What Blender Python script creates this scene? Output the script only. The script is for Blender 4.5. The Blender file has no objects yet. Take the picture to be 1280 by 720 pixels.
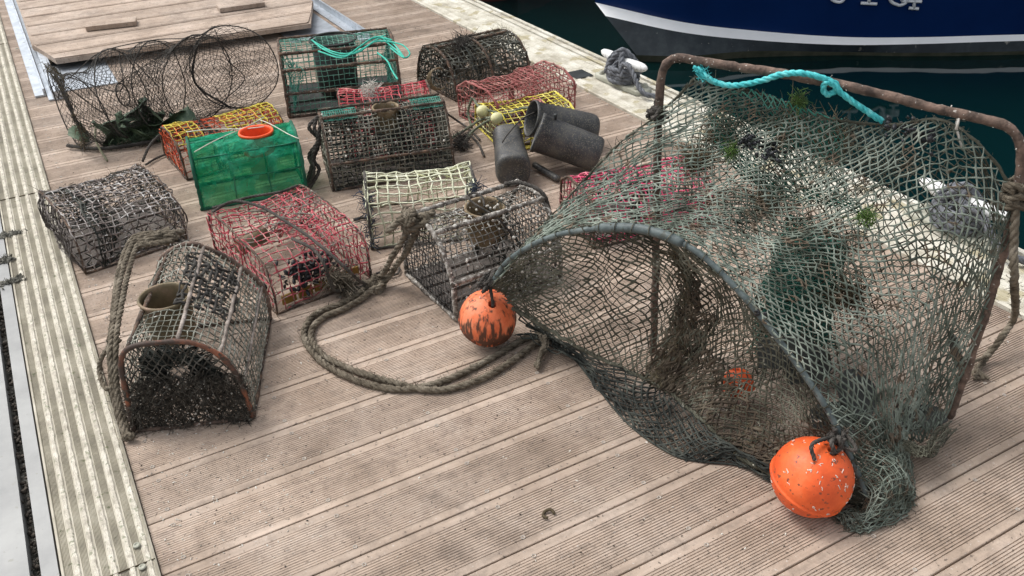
import bpy, math, random
import numpy as np
from mathutils import noise, Vector
random.seed(7); rng = np.random.default_rng(7)
SC = bpy.context.scene; COL = SC.collection
PI = math.pi
# ------------------------------------------------------------------ camera model (fitted to the deck's lines)
R = np.array([[0.87140132,-0.4897943,-0.02759142],[0.28010536,0.45058982,0.84764958],[0.40274152,0.74637146,-0.52983857]])
FP = 1123.65; H = 1.65
EYE = np.array([0,0,H])
def ray(x,y): return R.T@np.array([(x-640)/FP,-(y-360)/FP,1.])
def at(x,y,z=0.):
    d = ray(x,y); return EYE+d*((z-H)/d[2])
def onv(x,y,A,B):
    """point seen at x,y on the upright plane through A and B"""
    A=np.array(A,float);B=np.array(B,float); t=B-A; n=np.array([-t[1],t[0],0.])
    d=ray(x,y); return EYE+d*(np.dot(A-EYE,n)/np.dot(d,n))
# ------------------------------------------------------------------ materials
def mat(name, cols, scale=20., rough=.8, bump=.3, bscale=None, speck=None, sp_scale=120., sp_at=.66, metal=0., detail=6., spec=.4, dist=.004, ramp=None):
    m = bpy.data.materials.new(name); m.use_nodes=True; nt=m.node_tree; N=nt.nodes; L=nt.links
    b=N['Principled BSDF']; b.inputs['Roughness'].default_value=rough; b.inputs['Metallic'].default_value=metal
    b.inputs['Specular IOR Level'].default_value=spec
    tc=N.new('ShaderNodeTexCoord')
    nz=N.new('ShaderNodeTexNoise'); nz.inputs['Scale'].default_value=scale; nz.inputs['Detail'].default_value=detail; nz.inputs['Roughness'].default_value=.65
    L.new(tc.outputs['Object'],nz.inputs['Vector'])
    cr=N.new('ShaderNodeValToRGB'); L.new(nz.outputs['Fac'],cr.inputs['Fac'])
    k=len(cols); pos=ramp or [.36+.3*i/max(1,k-1) for i in range(k)]
    cr.color_ramp.elements[0].position=pos[0]; cr.color_ramp.elements[0].color=(*cols[0],1)
    cr.color_ramp.elements[1].position=pos[-1]; cr.color_ramp.elements[1].color=(*cols[-1],1)
    for i in range(1,k-1):
        e=cr.color_ramp.elements.new(pos[i]); e.color=(*cols[i],1)
    out=cr.outputs['Color']
    if speck:
        n2=N.new('ShaderNodeTexNoise'); n2.inputs['Scale'].default_value=sp_scale; n2.inputs['Detail'].default_value=3
        L.new(tc.outputs['Object'],n2.inputs['Vector'])
        mr=N.new('ShaderNodeMapRange'); mr.inputs['From Min'].default_value=sp_at-.03; mr.inputs['From Max'].default_value=sp_at+.03
        L.new(n2.outputs['Fac'],mr.inputs['Value'])
        mx=N.new('ShaderNodeMix'); mx.data_type='RGBA'; L.new(mr.outputs['Result'],mx.inputs['Factor'])
        L.new(out,mx.inputs['A']); mx.inputs['B'].default_value=(*speck,1); out=mx.outputs['Result']
    L.new(out,b.inputs['Base Color'])
    if bump:
        n3=N.new('ShaderNodeTexNoise'); n3.inputs['Scale'].default_value=bscale or scale*4; n3.inputs['Detail'].default_value=5
        L.new(tc.outputs['Object'],n3.inputs['Vector'])
        bp=N.new('ShaderNodeBump'); bp.inputs['Strength'].default_value=bump; bp.inputs['Distance'].default_value=dist
        L.new(n3.outputs['Fac'],bp.inputs['Height']); L.new(bp.outputs['Normal'],b.inputs['Normal'])
    m['out']=0
    return m
def nodes(m): return m.node_tree.nodes, m.node_tree.links, m.node_tree.nodes['Principled BSDF']
# ------------------------------------------------------------------ mesh building
class MB:
    def __init__(s): s.V=[]; s.F=[]; s.n=0
    def add(s,V,F):
        V=np.asarray(V,float).reshape(-1,3)
        s.V.append(V)
        for f in F:
            f=np.asarray(f,int)
            if f.size: s.F.append(f+s.n)
        s.n+=len(V); return s
    def mesh(s,name,origin,smooth=True):
        V=np.concatenate(s.V)-np.asarray(origin,float)
        me=bpy.data.meshes.new(name)
        loops=np.concatenate([f.ravel() for f in s.F]); tot=np.concatenate([np.full(len(f),f.shape[1]) for f in s.F])
        st=np.concatenate([[0],np.cumsum(tot)[:-1]])
        me.vertices.add(len(V)); me.vertices.foreach_set('co',V.ravel())
        me.loops.add(len(loops)); me.loops.foreach_set('vertex_index',loops)
        me.polygons.add(len(tot)); me.polygons.foreach_set('loop_start',st); me.polygons.foreach_set('loop_total',tot)
        me.update(calc_edges=True); me.validate()
        me.polygons.foreach_set('use_smooth',np.full(len(me.polygons),smooth)); me.update()
        return me
def tube(mb,P,r,sides=5,closed=False,cap=True):
    P=np.asarray(P,float); n=len(P)
    if n<2: return
    if closed: T=np.roll(P,-1,0)-np.roll(P,1,0)
    else:
        T=np.empty_like(P); T[1:-1]=P[2:]-P[:-2]; T[0]=P[1]-P[0]; T[-1]=P[-1]-P[-2]
    T/=np.linalg.norm(T,axis=1)[:,None]+1e-12
    # one transported frame would be ideal; a fixed odd reference is enough except for thick tubes
    if sides>=6:
        A=np.empty_like(P); ref=np.array([.31,.17,.93]); a=np.cross(T[0],ref); a/=np.linalg.norm(a)+1e-9
        for i in range(n):
            a=a-T[i]*np.dot(a,T[i]); a/=np.linalg.norm(a)+1e-12; A[i]=a
    else:
        A=np.cross(T,np.array([.31,.17,.93])); A/=np.linalg.norm(A,axis=1)[:,None]+1e-9
    B=np.cross(T,A)
    th=np.arange(sides)*2*PI/sides
    r=np.broadcast_to(np.asarray(r,float),(n,))
    ring=P[:,None]+r[:,None,None]*(np.cos(th)[None,:,None]*A[:,None]+np.sin(th)[None,:,None]*B[:,None])
    i=np.arange(n if closed else n-1)[:,None]; j=np.arange(sides)[None]
    i2=(i+1)%n; j2=(j+1)%sides
    F=np.stack([i*sides+j,i*sides+j2,i2*sides+j2,i2*sides+j],-1).reshape(-1,4)
    fs=[F]
    if cap and not closed: fs+= [np.arange(sides)[::-1][None],(np.arange(sides)+(n-1)*sides)[None]]
    mb.add(ring,fs)
def grid(mb,G,closed_u=False,closed_v=False):
    G=np.asarray(G,float); a,b=G.shape[:2]
    i=np.arange(a if closed_u else a-1)[:,None]; j=np.arange(b if closed_v else b-1)[None]
    F=np.stack([i*b+j,((i+1)%a)*b+j,((i+1)%a)*b+(j+1)%b,i*b+(j+1)%b],-1).reshape(-1,4)
    mb.add(G.reshape(-1,3),[F])
def box(mb,lo,hi,M=None,bev=0):
    x0,y0,z0=lo;x1,y1,z1=hi
    V=np.array([(x,y,z) for z in(z0,z1) for y in(y0,y1) for x in(x0,x1)],float)
    if M is not None: V=V@M[0].T+M[1]
    mb.add(V,[np.array([[0,2,3,1],[4,5,7,6],[0,1,5,4],[2,6,7,3],[0,4,6,2],[1,3,7,5]])])
def prism(mb,poly,z0,z1):
    n=len(poly); P=np.array(poly,float)
    V=np.concatenate([np.c_[P[:,:2],np.full(n,z0)],np.c_[P[:,:2],np.full(n,z1)]])
    i=np.arange(n);k=(i+1)%n
    mb.add(V,[np.stack([i,k,k+n,i+n],-1),i[::-1][None],(i+n)[None]])
def catw(t,n):
    """catmull-rom weights, t in 0..n-1"""
    W=np.zeros((len(t),n)); 
    for a,x in enumerate(t):
        i=min(int(x),n-2); f=x-i
        w=(-.5*f+f*f-.5*f**3, 1-2.5*f*f+1.5*f**3, .5*f+2*f*f-1.5*f**3, -.5*f*f+.5*f**3)
        for k,ww in zip((i-1,i,i+1,i+2),w):
            if k<0: W[a,0]+=2*ww; W[a,1]-=ww
            elif k>=n: W[a,n-1]+=2*ww; W[a,n-2]-=ww
            else: W[a,k]+=ww
    return W
def spline(P,n):
    P=np.array(P,float); return catw(np.linspace(0,len(P)-1,n),len(P))@P
def aspline(P,step):
    """spline resampled evenly by length"""
    Q=spline(P,len(P)*16); d=np.r_[0,np.cumsum(np.linalg.norm(np.diff(Q,axis=0),axis=1))]
    n=max(3,int(d[-1]/step)); t=np.linspace(0,d[-1],n)
    return np.stack([np.interp(t,d,Q[:,k]) for k in range(3)],-1)
def vnoise(P,s,seed=0):
    P=np.asarray(P).reshape(-1,3)
    return np.array([noise.noise_vector(Vector((p[0]*s+seed,p[1]*s-seed,p[2]*s+2*seed))) for p in P])
def surf(C,na,nb):
    C=np.array(C,float); Wu=catw(np.linspace(0,C.shape[0]-1,na+1),C.shape[0]); Wv=catw(np.linspace(0,C.shape[1]-1,nb+1),C.shape[1])
    return np.einsum('ai,ijk,bj->abk',Wu,C,Wv)
def lattice(mb,N,r,mode='square',sides=4,jit=0.,wob=0.,wseed=0,rvar=.25,drop=0.,sub=1,hole=None):
    """lay net strands through a node grid N[a,b]"""
    N=N.copy(); a,b=N.shape[:2]
    if wob: N+= (vnoise(N,9.,wseed)*wob).reshape(N.shape)
    if jit: N+= rng.normal(0,jit,N.shape)
    RR=r*(1+rvar*rng.normal(0,1,(a,b))).clip(.5,2.2)
    lines=[]
    if mode=='square':
        for i in range(a): lines.append([(i,j) for j in range(b)])
        for j in range(b): lines.append([(i,j) for i in range(a)])
    else:
        for s in (1,-1):
            starts=[(0,j) for j in range(b)]+[(i,0 if s>0 else b-1) for i in range(1,a)]
            for (i,j) in starts:
                if (i+j)%2: continue
                L=[]
                while 0<=i<a and 0<=j<b: L.append((i,j)); i+=1; j+=s
                if len(L)>1: lines.append(L)
    for L in lines:
        I=np.array(L); P=N[I[:,0],I[:,1]]; rr=RR[I[:,0],I[:,1]]
        if sub>1:
            Q=spline(P,(len(P)-1)*sub+1) if len(P)>2 else np.linspace(P[0],P[1],sub+1)
            rr=np.interp(np.linspace(0,len(P)-1,len(Q)),np.arange(len(P)),rr)
            Q=Q+rng.normal(0,r*.35,Q.shape); P=Q
            if mode=='diamond' and sub==2: rr=rr.copy(); rr[::2]*=1.35
        if drop>0 or hole is not None:
            keep=rng.random(len(P))>drop
            if hole is not None: keep&=~hole(P)
            s=0
            for e in range(len(P)+1):
                if e==len(P) or not keep[e]:
                    if e-s>1: tube(mb,P[s:e],rr[s:e],sides)
                    s=e+1
        else: tube(mb,P,rr,sides)
def fibres(mb,pts,n,length=.015,r=.0009,spread=.004,sides=3):
    pts=np.asarray(pts).reshape(-1,3); idx=rng.integers(0,len(pts),n)
    for k in idx:
        p=pts[k]+rng.normal(0,spread,3); d=rng.normal(0,1,3); d/=np.linalg.norm(d); e=rng.normal(0,.6,3)
        l=length*rng.uniform(.4,1.5); t=np.linspace(0,1,4)[:,None]
        Q=p+d*l*t+e*l*t*t; Q[:,2]=Q[:,2].clip(.002)
        tube(mb,Q,r*rng.uniform(.6,1.6)*np.array([1,.9,.8,.5]),sides,cap=False)
def blobs(mb,pts,r,seg=6,sq=(1,1,1)):
    """small lumpy ellipsoids (mussels, barnacles, debris)"""
    th=np.linspace(0,PI,5); ph=np.arange(seg)*2*PI/seg
    S=np.stack([np.sin(th)[:,None]*np.cos(ph),np.sin(th)[:,None]*np.sin(ph),np.cos(th)[:,None]*np.ones(seg)],-1)
    for p in np.asarray(pts).reshape(-1,3):
        q=rng.normal(0,1,(3,3)); q,_=np.linalg.qr(q)
        G=(S*(np.array(sq)*r*rng.uniform(.6,1.4)))@q.T+p
        grid(mb,G,closed_v=True)
# ------------------------------------------------------------------ objects
def tag(o,label=None,cat=None,group=None,kind=None):
    if label: o['label']=label
    if cat: o['category']=cat
    if group: o['group']=group
    if kind: o['kind']=kind
    return o
def thing(name,label,cat,loc,group=None):
    o=bpy.data.objects.new(name,None); COL.objects.link(o); o.location=tuple(loc); o.empty_display_size=.05
    return tag(o,label,cat,group)
def wloc(o):
    p=np.zeros(3)
    while o is not None: p+=np.array(o.location); o=o.parent
    return p
def build(name,mb,m,parent=None,loc=None,smooth=True,kind=None,label=None):
    org=wloc(parent) if parent is not None else np.zeros(3)
    l=np.array(loc,float) if loc is not None else (org if parent is not None else np.zeros(3))
    me=mb.mesh(name,l,smooth); me.materials.append(m)
    o=bpy.data.objects.new(name,me); COL.objects.link(o)
    o.location=tuple(l-org)
    if parent is not None: o.parent=parent
    if kind: o['kind']=kind
    if label: o['label']=label
    return o
def solo(name,mb,m,label,cat,group=None,smooth=True,kind=None):
    V=np.concatenate(mb.V); c=V.mean(0); c[2]=V[:,2].min()
    return tag(build(name,mb,m,None,c,smooth),label,cat,group,kind)
def struct(name,mb,m,smooth=False): return build(name,mb,m,None,None,smooth,'structure')
def rope(mb,P,r,pitch=None,strands=3,step=None,fuzz=0,flat=None):
    pitch=pitch or r*7; step=step or pitch/9
    Q=aspline(P,step); n=len(Q)
    T=np.gradient(Q,axis=0); T/=np.linalg.norm(T,axis=1)[:,None]
    A=np.empty_like(Q); a=np.cross(T[0],[.3,.2,.9]); 
    for i in range(n): a=a-T[i]*a.dot(T[i]); a/=np.linalg.norm(a)+1e-9; A[i]=a
    B=np.cross(T,A); s=np.arange(n)*step
    for k in range(strands):
        ph=2*PI*(s/pitch+k/strands); c=Q+.5*r*(np.cos(ph)[:,None]*A+np.sin(ph)[:,None]*B)
        tube(mb,c,r*.6*(1+.11*rng.normal(0,1,n)).clip(.7,1.5),6)
    if fuzz: fibres(mb,Q,fuzz,length=r*1.1,r=r*.08,spread=r*.8)
    return Q
# ================================================================== materials in use
M={}
def deckmat():
    m=mat('decking composite',[(.315,.243,.188),(.405,.32,.255),(.47,.385,.318)],scale=3.5,rough=.75,bump=.25,bscale=260,dist=.0015,detail=9)
    N,L,b=nodes(m)
    src=b.inputs['Base Color'].links[0].from_socket
    tc=[n for n in N if n.type=='TEX_COORD'][0]
    # streaks along the boards
    mp=N.new('ShaderNodeMapping'); mp.inputs['Scale'].default_value=(1.2,46,1); L.new(tc.outputs['Object'],mp.inputs['Vector'])
    ns=N.new('ShaderNodeTexNoise'); ns.inputs['Scale'].default_value=1.6; ns.inputs['Detail'].default_value=6; L.new(mp.outputs['Vector'],ns.inputs['Vector'])
    mr=N.new('ShaderNodeMapRange'); mr.inputs['From Min'].default_value=.3; mr.inputs['From Max'].default_value=.7; mr.inputs['To Min'].default_value=.80; mr.inputs['To Max'].default_value=1.2
    L.new(ns.outputs['Fac'],mr.inputs['Value']); mr.inputs['To Min'].default_value=.86; mr.inputs['To Max'].default_value=1.14
    hs=N.new('ShaderNodeHueSaturation'); L.new(src,hs.inputs['Color']); L.new(mr.outputs['Result'],hs.inputs['Value'])
    # dark dirt stains
    nd=N.new('ShaderNodeTexNoise'); nd.inputs['Scale'].default_value=2.3; nd.inputs['Detail'].default_value=10; nd.inputs['Roughness'].default_value=.75; L.new(tc.outputs['Object'],nd.inputs['Vector'])
    md=N.new('ShaderNodeMapRange'); md.inputs['From Min'].default_value=.54; md.inputs['From Max'].default_value=.68; md.inputs['To Max'].default_value=.62
    L.new(nd.outputs['Fac'],md.inputs['Value'])
    x1=N.new('ShaderNodeMix'); x1.data_type='RGBA'; L.new(md.outputs['Result'],x1.inputs['Factor']); L.new(hs.outputs['Color'],x1.inputs['A']); x1.inputs['B'].default_value=(.13,.098,.075,1)
    # pale droppings / salt specks
    vo=N.new('ShaderNodeTexNoise'); vo.inputs['Scale'].default_value=120; vo.inputs['Detail'].default_value=4; L.new(tc.outputs['Object'],vo.inputs['Vector'])
    mv=N.new('ShaderNodeMapRange'); mv.inputs['From Min'].default_value=.65; mv.inputs['From Max'].default_value=.70; mv.inputs['To Max'].default_value=.75
    L.new(vo.outputs['Fac'],mv.inputs['Value'])
    x2=N.new('ShaderNodeMix'); x2.data_type='RGBA'; L.new(mv.outputs['Result'],x2.inputs['Factor']); L.new(x1.outputs['Result'],x2.inputs['A']); x2.inputs['B'].default_value=(.55,.5,.45,1)
    vk=N.new('ShaderNodeTexNoise'); vk.inputs['Scale'].default_value=85; vk.inputs['Detail'].default_value=4
    mk=N.new('ShaderNodeMapping'); mk.inputs['Location'].default_value=(3,5,1); L.new(tc.outputs['Object'],mk.inputs['Vector']); L.new(mk.outputs['Vector'],vk.inputs['Vector'])
    mw=N.new('ShaderNodeMapRange'); mw.inputs['From Min'].default_value=.63; mw.inputs['From Max'].default_value=.68; mw.inputs['To Max'].default_value=.8
    L.new(vk.outputs['Fac'],mw.inputs['Value'])
    x3=N.new('ShaderNodeMix'); x3.data_type='RGBA'; L.new(mw.outputs['Result'],x3.inputs['Factor']); L.new(x2.outputs['Result'],x3.inputs['A']); x3.inputs['B'].default_value=(.09,.07,.055,1)
    # fine grime blotches, and a few rubbed black scuffs
    ng=N.new('ShaderNodeTexNoise'); ng.inputs['Scale'].default_value=17; ng.inputs['Detail'].default_value=10; ng.inputs['Roughness'].default_value=.8; L.new(mk.outputs['Vector'],ng.inputs['Vector'])
    mg=N.new('ShaderNodeMapRange'); mg.inputs['From Min'].default_value=.49; mg.inputs['From Max'].default_value=.60; mg.inputs['To Max'].default_value=.4; L.new(ng.outputs['Fac'],mg.inputs['Value'])
    x4=N.new('ShaderNodeMix'); x4.data_type='RGBA'; L.new(mg.outputs['Result'],x4.inputs['Factor']); L.new(x3.outputs['Result'],x4.inputs['A']); x4.inputs['B'].default_value=(.17,.135,.11,1)
    # tone of each board
    sx=N.new('ShaderNodeSeparateXYZ'); L.new(tc.outputs['Object'],sx.inputs[0])
    m1=N.new('ShaderNodeMath'); m1.operation='SUBTRACT'; L.new(sx.outputs['Y'],m1.inputs[0]); m1.inputs[1].default_value=1.655
    m2=N.new('ShaderNodeMath'); m2.operation='DIVIDE'; L.new(m1.outputs[0],m2.inputs[0]); m2.inputs[1].default_value=.1797
    m3=N.new('ShaderNodeMath'); m3.operation='FLOOR'; L.new(m2.outputs[0],m3.inputs[0])
    wn=N.new('ShaderNodeTexWhiteNoise'); wn.noise_dimensions='1D'; L.new(m3.outputs[0],wn.inputs['W'])
    mb_=N.new('ShaderNodeMapRange'); mb_.inputs['To Min'].default_value=.87; mb_.inputs['To Max'].default_value=1.1; L.new(wn.outputs['Value'],mb_.inputs['Value'])
    h5=N.new('ShaderNodeHueSaturation'); h5.inputs['Saturation'].default_value=1.04; L.new(mb_.outputs['Result'],h5.inputs['Value']); L.new(x4.outputs['Result'],h5.inputs['Color'])
    L.new(h5.outputs['Color'],b.inputs['Base Color'])
    return m
M['deck']=deckmat()
M['screw']=mat('screw',[(.33,.29,.25),(.46,.42,.37)],scale=60,rough=.5,bump=0)
M['strip']=mat('strip',[(.29,.265,.21),(.39,.36,.285),(.49,.46,.38)],scale=7,rough=.7,bump=.3,bscale=150,speck=(.16,.17,.1),sp_scale=55,sp_at=.68)
M['rib']=mat('rib',[(.39,.355,.29),(.57,.53,.445),(.67,.635,.55)],scale=40,rough=.9,bump=.9,bscale=300,dist=.004,speck=(.3,.3,.22),sp_scale=90,sp_at=.62)
M['rib2']=mat('rib right',[(.38,.35,.28),(.55,.525,.445),(.66,.64,.57)],scale=7,rough=.85,bump=.5,bscale=220,dist=.003,speck=(.40,.36,.25),sp_scale=9,sp_at=.60)
M['alu']=mat('aluminium dull',[(.24,.243,.24),(.32,.323,.315)],scale=5,rough=.55,metal=.25,bump=.15,speck=(.25,.25,.23),sp_scale=60,sp_at=.7)
M['galv']=mat('galvanised',[(.38,.42,.46),(.55,.59,.64)],scale=14,rough=.42,metal=.6,bump=.15,speck=(.2,.2,.18),sp_scale=40,sp_at=.68)
M['black']=mat('black gap',[(.008,.009,.008),(.02,.02,.018)],rough=.9,bump=0)
M['rubble']=mat('gap dirt',[(.03,.03,.025),(.1,.095,.08),(.3,.29,.26)],scale=60,rough=.95,bump=1,dist=.01)
M['rust']=mat('rusty steel',[(.05,.035,.028),(.13,.09,.07),(.23,.155,.12)],scale=26,rough=.85,bump=1,bscale=120,dist=.003,speck=(.5,.47,.42),sp_scale=95,sp_at=.69)
M['rustdk']=mat('old frame steel',[(.028,.022,.018),(.085,.058,.042),(.17,.105,.07)],scale=30,rough=.9,bump=.8,bscale=150,dist=.002,speck=(.38,.36,.32),sp_scale=130,sp_at=.66)
M['orangeedge']=mat('orange plastic frame',[(.035,.027,.022),(.065,.042,.032),(.32,.11,.055)],scale=6,rough=.7,bump=.5,speck=(.05,.04,.03),sp_scale=40,sp_at=.6)
M['palerod']=mat('pale encrusted rod',[(.12,.10,.085),(.26,.22,.19),(.42,.37,.33)],scale=22,rough=.9,bump=1,bscale=140,dist=.003)
M['hoop']=mat('grey plastic hoop',[(.055,.07,.07),(.09,.115,.115),(.15,.18,.175)],scale=20,rough=.55,bump=.3,speck=(.07,.08,.07),sp_scale=60,sp_at=.62)
M['net_top']=mat('green grey twine',[(.05,.06,.045),(.125,.15,.12),(.215,.25,.21),(.32,.35,.29)],scale=9,rough=.9,bump=.6,bscale=400,dist=.001,speck=(.13,.10,.07),sp_scale=22,sp_at=.62)
M['net_teal']=mat('teal twine',[(.015,.10,.075),(.045,.21,.16),(.12,.28,.22)],scale=12,rough=.85,bump=.4)
M['net_front']=mat('fouled brown twine',[(.03,.03,.02),(.08,.078,.056),(.17,.17,.13)],scale=8,rough=.95,bump=.8,dist=.002,speck=(.3,.29,.24),sp_scale=60,sp_at=.66)
M['net_dark']=mat('dark twine',[(.012,.014,.012),(.035,.04,.035),(.085,.09,.075)],scale=14,rough=.9,bump=.5)
M['net_black']=mat('fine black twine',[(.022,.02,.018),(.075,.07,.062)],scale=14,rough=.9,bump=0)
M['weed']=mat('dried weed',[(.045,.034,.02),(.095,.074,.043),(.17,.145,.09)],scale=20,rough=1,bump=0)
M['foul']=mat('brown fouled twine',[(.03,.022,.015),(.075,.058,.04),(.15,.125,.09)],scale=16,rough=.95,bump=.6)
M['greenweed']=mat('green weed',[(.05,.09,.02),(.13,.24,.05)],scale=30,rough=.8,bump=0)
M['mussel']=mat('mussels',[(.008,.009,.011),(.025,.027,.032)],scale=40,rough=.45,bump=.4)
M['float']=mat('orange float',[(.62,.085,.02),(.80,.125,.028),(.86,.19,.06)],scale=9,rough=.5,bump=.4,bscale=110,dist=.002,speck=(.22,.06,.03),sp_scale=75,sp_at=.64)
def float_old():
    m=mat('weathered orange float',[(.62,.11,.035),(.80,.19,.075),(.72,.27,.15)],scale=12,rough=.6,bump=.5,bscale=90,dist=.002)
    N,L,b=nodes(m); src=b.inputs['Base Color'].links[0].from_socket; tc=[n for n in N if n.type=='TEX_COORD'][0]
    sep=N.new('ShaderNodeSeparateXYZ'); L.new(tc.outputs['Object'],sep.inputs[0])
    mp=N.new('ShaderNodeMapping'); mp.inputs['Scale'].default_value=(80,80,16); L.new(tc.outputs['Object'],mp.inputs['Vector'])
    n=N.new('ShaderNodeTexNoise'); n.inputs['Scale'].default_value=1; n.inputs['Detail'].default_value=6; L.new(mp.outputs['Vector'],n.inputs['Vector'])
    # growth that covered the half that floated below the waterline
    mz=N.new('ShaderNodeMapRange'); mz.inputs['From Min'].default_value=.045; mz.inputs['From Max'].default_value=.135; mz.inputs['To Min'].default_value=.12; mz.inputs['To Max'].default_value=-.12; L.new(sep.outputs['Z'],mz.inputs['Value'])
    ad=N.new('ShaderNodeMath'); L.new(n.outputs['Fac'],ad.inputs[0]); L.new(mz.outputs['Result'],ad.inputs[1])
    r=N.new('ShaderNodeMapRange'); r.inputs['From Min'].default_value=.42; r.inputs['From Max'].default_value=.55; r.inputs['To Max'].default_value=.92; L.new(ad.outputs[0],r.inputs['Value'])
    x=N.new('ShaderNodeMix'); x.data_type='RGBA'; L.new(r.outputs['Result'],x.inputs['Factor']); L.new(src,x.inputs['A']); x.inputs['B'].default_value=(.045,.028,.018,1)
    L.new(x.outputs['Result'],b.inputs['Base Color']); return m
M['float_old']=float_old()
M['worm']=mat('worm tubes',[(.52,.44,.36),(.74,.69,.62)],rough=.8,bump=0)
M['tealrope']=mat('teal rope',[(.03,.34,.36),(.07,.52,.54),(.2,.62,.62)],scale=40,rough=.6,bump=.3)
M['string']=mat('teal string',[(.02,.38,.28),(.08,.55,.43)],scale=20,rough=.6,bump=0)
M['whitestring']=mat('pale string',[(.5,.5,.4),(.7,.7,.6)],scale=20,rough=.8,bump=0)
M['rope']=mat('old brown rope',[(.075,.06,.042),(.155,.13,.095),(.26,.225,.175)],scale=22,rough=.95,bump=1,bscale=300,dist=.003)
M['rope_grey']=mat('grey mooring rope',[(.085,.09,.10),(.19,.2,.22)],scale=30,rough=.9,bump=.6,bscale=300,dist=.002)
M['rope_dk']=mat('dark line',[(.035,.032,.028),(.09,.08,.07)],scale=30,rough=.9,bump=.4)
M['rope_green']=mat('faded green line',[(.1,.12,.08),(.24,.26,.19)],scale=30,rough=.9,bump=.4)
M['cleat']=mat('cleat paint',[(.62,.63,.62),(.78,.78,.76)],scale=18,rough=.55,bump=.2,speck=(.3,.28,.25),sp_scale=60,sp_at=.66)
M['cleatbase']=mat('cleat base',[(.30,.30,.24),(.45,.45,.38)],scale=16,rough=.7,metal=.1,bump=.4)
M['bucket']=mat('grey plastic tub',[(.028,.029,.03),(.055,.056,.058),(.09,.087,.077)],scale=11,rough=.5,bump=.35,bscale=120,dist=.002,speck=(.13,.12,.095),sp_scale=190,sp_at=.58)
M['darkplastic']=mat('dark plastic',[(.02,.024,.024),(.045,.05,.05)],scale=9,rough=.5,bump=.2)
M['plate']=mat('grey plastic plate',[(.022,.024,.022),(.055,.058,.053)],scale=9,rough=.8,bump=.2)
M['ring_or']=mat('brown orange funnel',[(.10,.08,.045),(.18,.14,.08),(.30,.20,.14)],scale=10,rough=.6,bump=.3)
M['ring_old']=mat('dirty funnel',[(.10,.075,.04),(.2,.15,.085),(.3,.22,.15)],scale=18,rough=.75,bump=.5,speck=(.3,.28,.24),sp_scale=80,sp_at=.64)
M['ring_red']=mat('bright orange funnel',[(.86,.09,.02),(.9,.13,.035)],scale=8,rough=.45,bump=0)
M['ring_white']=mat('milky funnel',[(.42,.42,.36),(.55,.55,.48)],scale=8,rough=.6,bump=.1)
M['hull_blue']=mat('navy hull',[(.002,.017,.085),(.003,.023,.11)],scale=1.5,rough=.28,bump=.05,bscale=12,spec=.3)
M['hull_white']=mat('white boot stripe',[(.78,.8,.8),(.86,.87,.87)],scale=4,rough=.5,bump=.1)
M['hull_under']=mat('dark antifouling',[(.006,.011,.015),(.014,.022,.028),(.03,.04,.045)],scale=5,rough=.65,bump=.2,speck=(.2,.19,.17),sp_scale=14,sp_at=.70)
M['hull_slime']=mat('waterline slime',[(.05,.055,.035),(.1,.1,.07)],scale=9,rough=.7,bump=.2)
M['letter']=mat('white lettering',[(.6,.62,.65),(.7,.72,.74)],rough=.5,bump=0)
M['hull_maroon']=mat('maroon hull',[(.07,.01,.012),(.12,.018,.02)],scale=4,rough=.5,bump=.1)
M['hull_black']=mat('black hull',[(.006,.007,.009),(.014,.016,.018)],scale=4,rough=.5,bump=.1)
M['leaf']=mat('kelp leaf',[(.03,.06,.035),(.07,.11,.06),(.14,.18,.12)],scale=14,rough=.55,bump=.2)
M['stalk']=mat('leaf stalk',[(.15,.15,.09),(.28,.27,.18)],scale=20,rough=.8,bump=0)
M['grey_mat']=mat('matted grey weed',[(.06,.06,.05),(.16,.155,.13),(.3,.29,.26)],scale=60,rough=1,bump=0)
M['shell']=mat('shell bits',[(.45,.42,.36),(.75,.72,.66)],scale=60,rough=.8,bump=0)
M['crumb']=mat('dark crumbs',[(.03,.025,.02),(.09,.075,.06)],scale=60,rough=.9,bump=0)
M['slat']=mat('pot floor plastic',[(.16,.09,.02),(.33,.2,.04)],scale=12,rough=.6,bump=.2)
M['slatdk']=mat('pot floor grey',[(.09,.075,.065),(.17,.145,.125)],scale=12,rough=.7,bump=.3)
def greencloth():
    m=mat('green mesh cloth',[(.0,.20,.11),(.02,.34,.20),(.09,.46,.30)],scale=14,rough=.85,bump=1,bscale=22,dist=.03,spec=.15)
    N,L,b=nodes(m); o=N['Material Output']
    tr=N.new('ShaderNodeBsdfTransparent'); tl=N.new('ShaderNodeBsdfTranslucent'); tl.inputs['Color'].default_value=(.02,.4,.2,1)
    m1=N.new('ShaderNodeMixShader'); m1.inputs[0].default_value=.25; L.new(b.outputs[0],m1.inputs[1]); L.new(tl.outputs[0],m1.inputs[2])
    m2=N.new('ShaderNodeMixShader'); tcg=N.new('ShaderNodeTexCoord'); ngg=N.new('ShaderNodeTexNoise'); ngg.inputs['Scale'].default_value=11; ngg.inputs['Detail'].default_value=7; ngg.inputs['Distortion'].default_value=1.2; L.new(tcg.outputs['Object'],ngg.inputs['Vector'])
    mrg=N.new('ShaderNodeMapRange'); mrg.inputs['From Min'].default_value=.38; mrg.inputs['From Max'].default_value=.62; mrg.inputs['To Min'].default_value=.22; mrg.inputs['To Max'].default_value=.75; L.new(ngg.outputs['Fac'],mrg.inputs['Value']); L.new(mrg.outputs['Result'],m2.inputs[0]); L.new(m1.outputs[0],m2.inputs[1]); L.new(tr.outputs[0],m2.inputs[2])
    tr.inputs['Color'].default_value=(.5,.9,.65,1)
    L.new(m2.outputs[0],o.inputs['Surface']); return m
M['gcloth']=greencloth()
def netmat(name,cols,speck=None,sp_at=.62,scale=16,sps=70): return mat(name,cols,scale=scale,rough=.9,bump=.6,bscale=300,dist=.001,speck=speck,sp_scale=sps,sp_at=sp_at)
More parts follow.
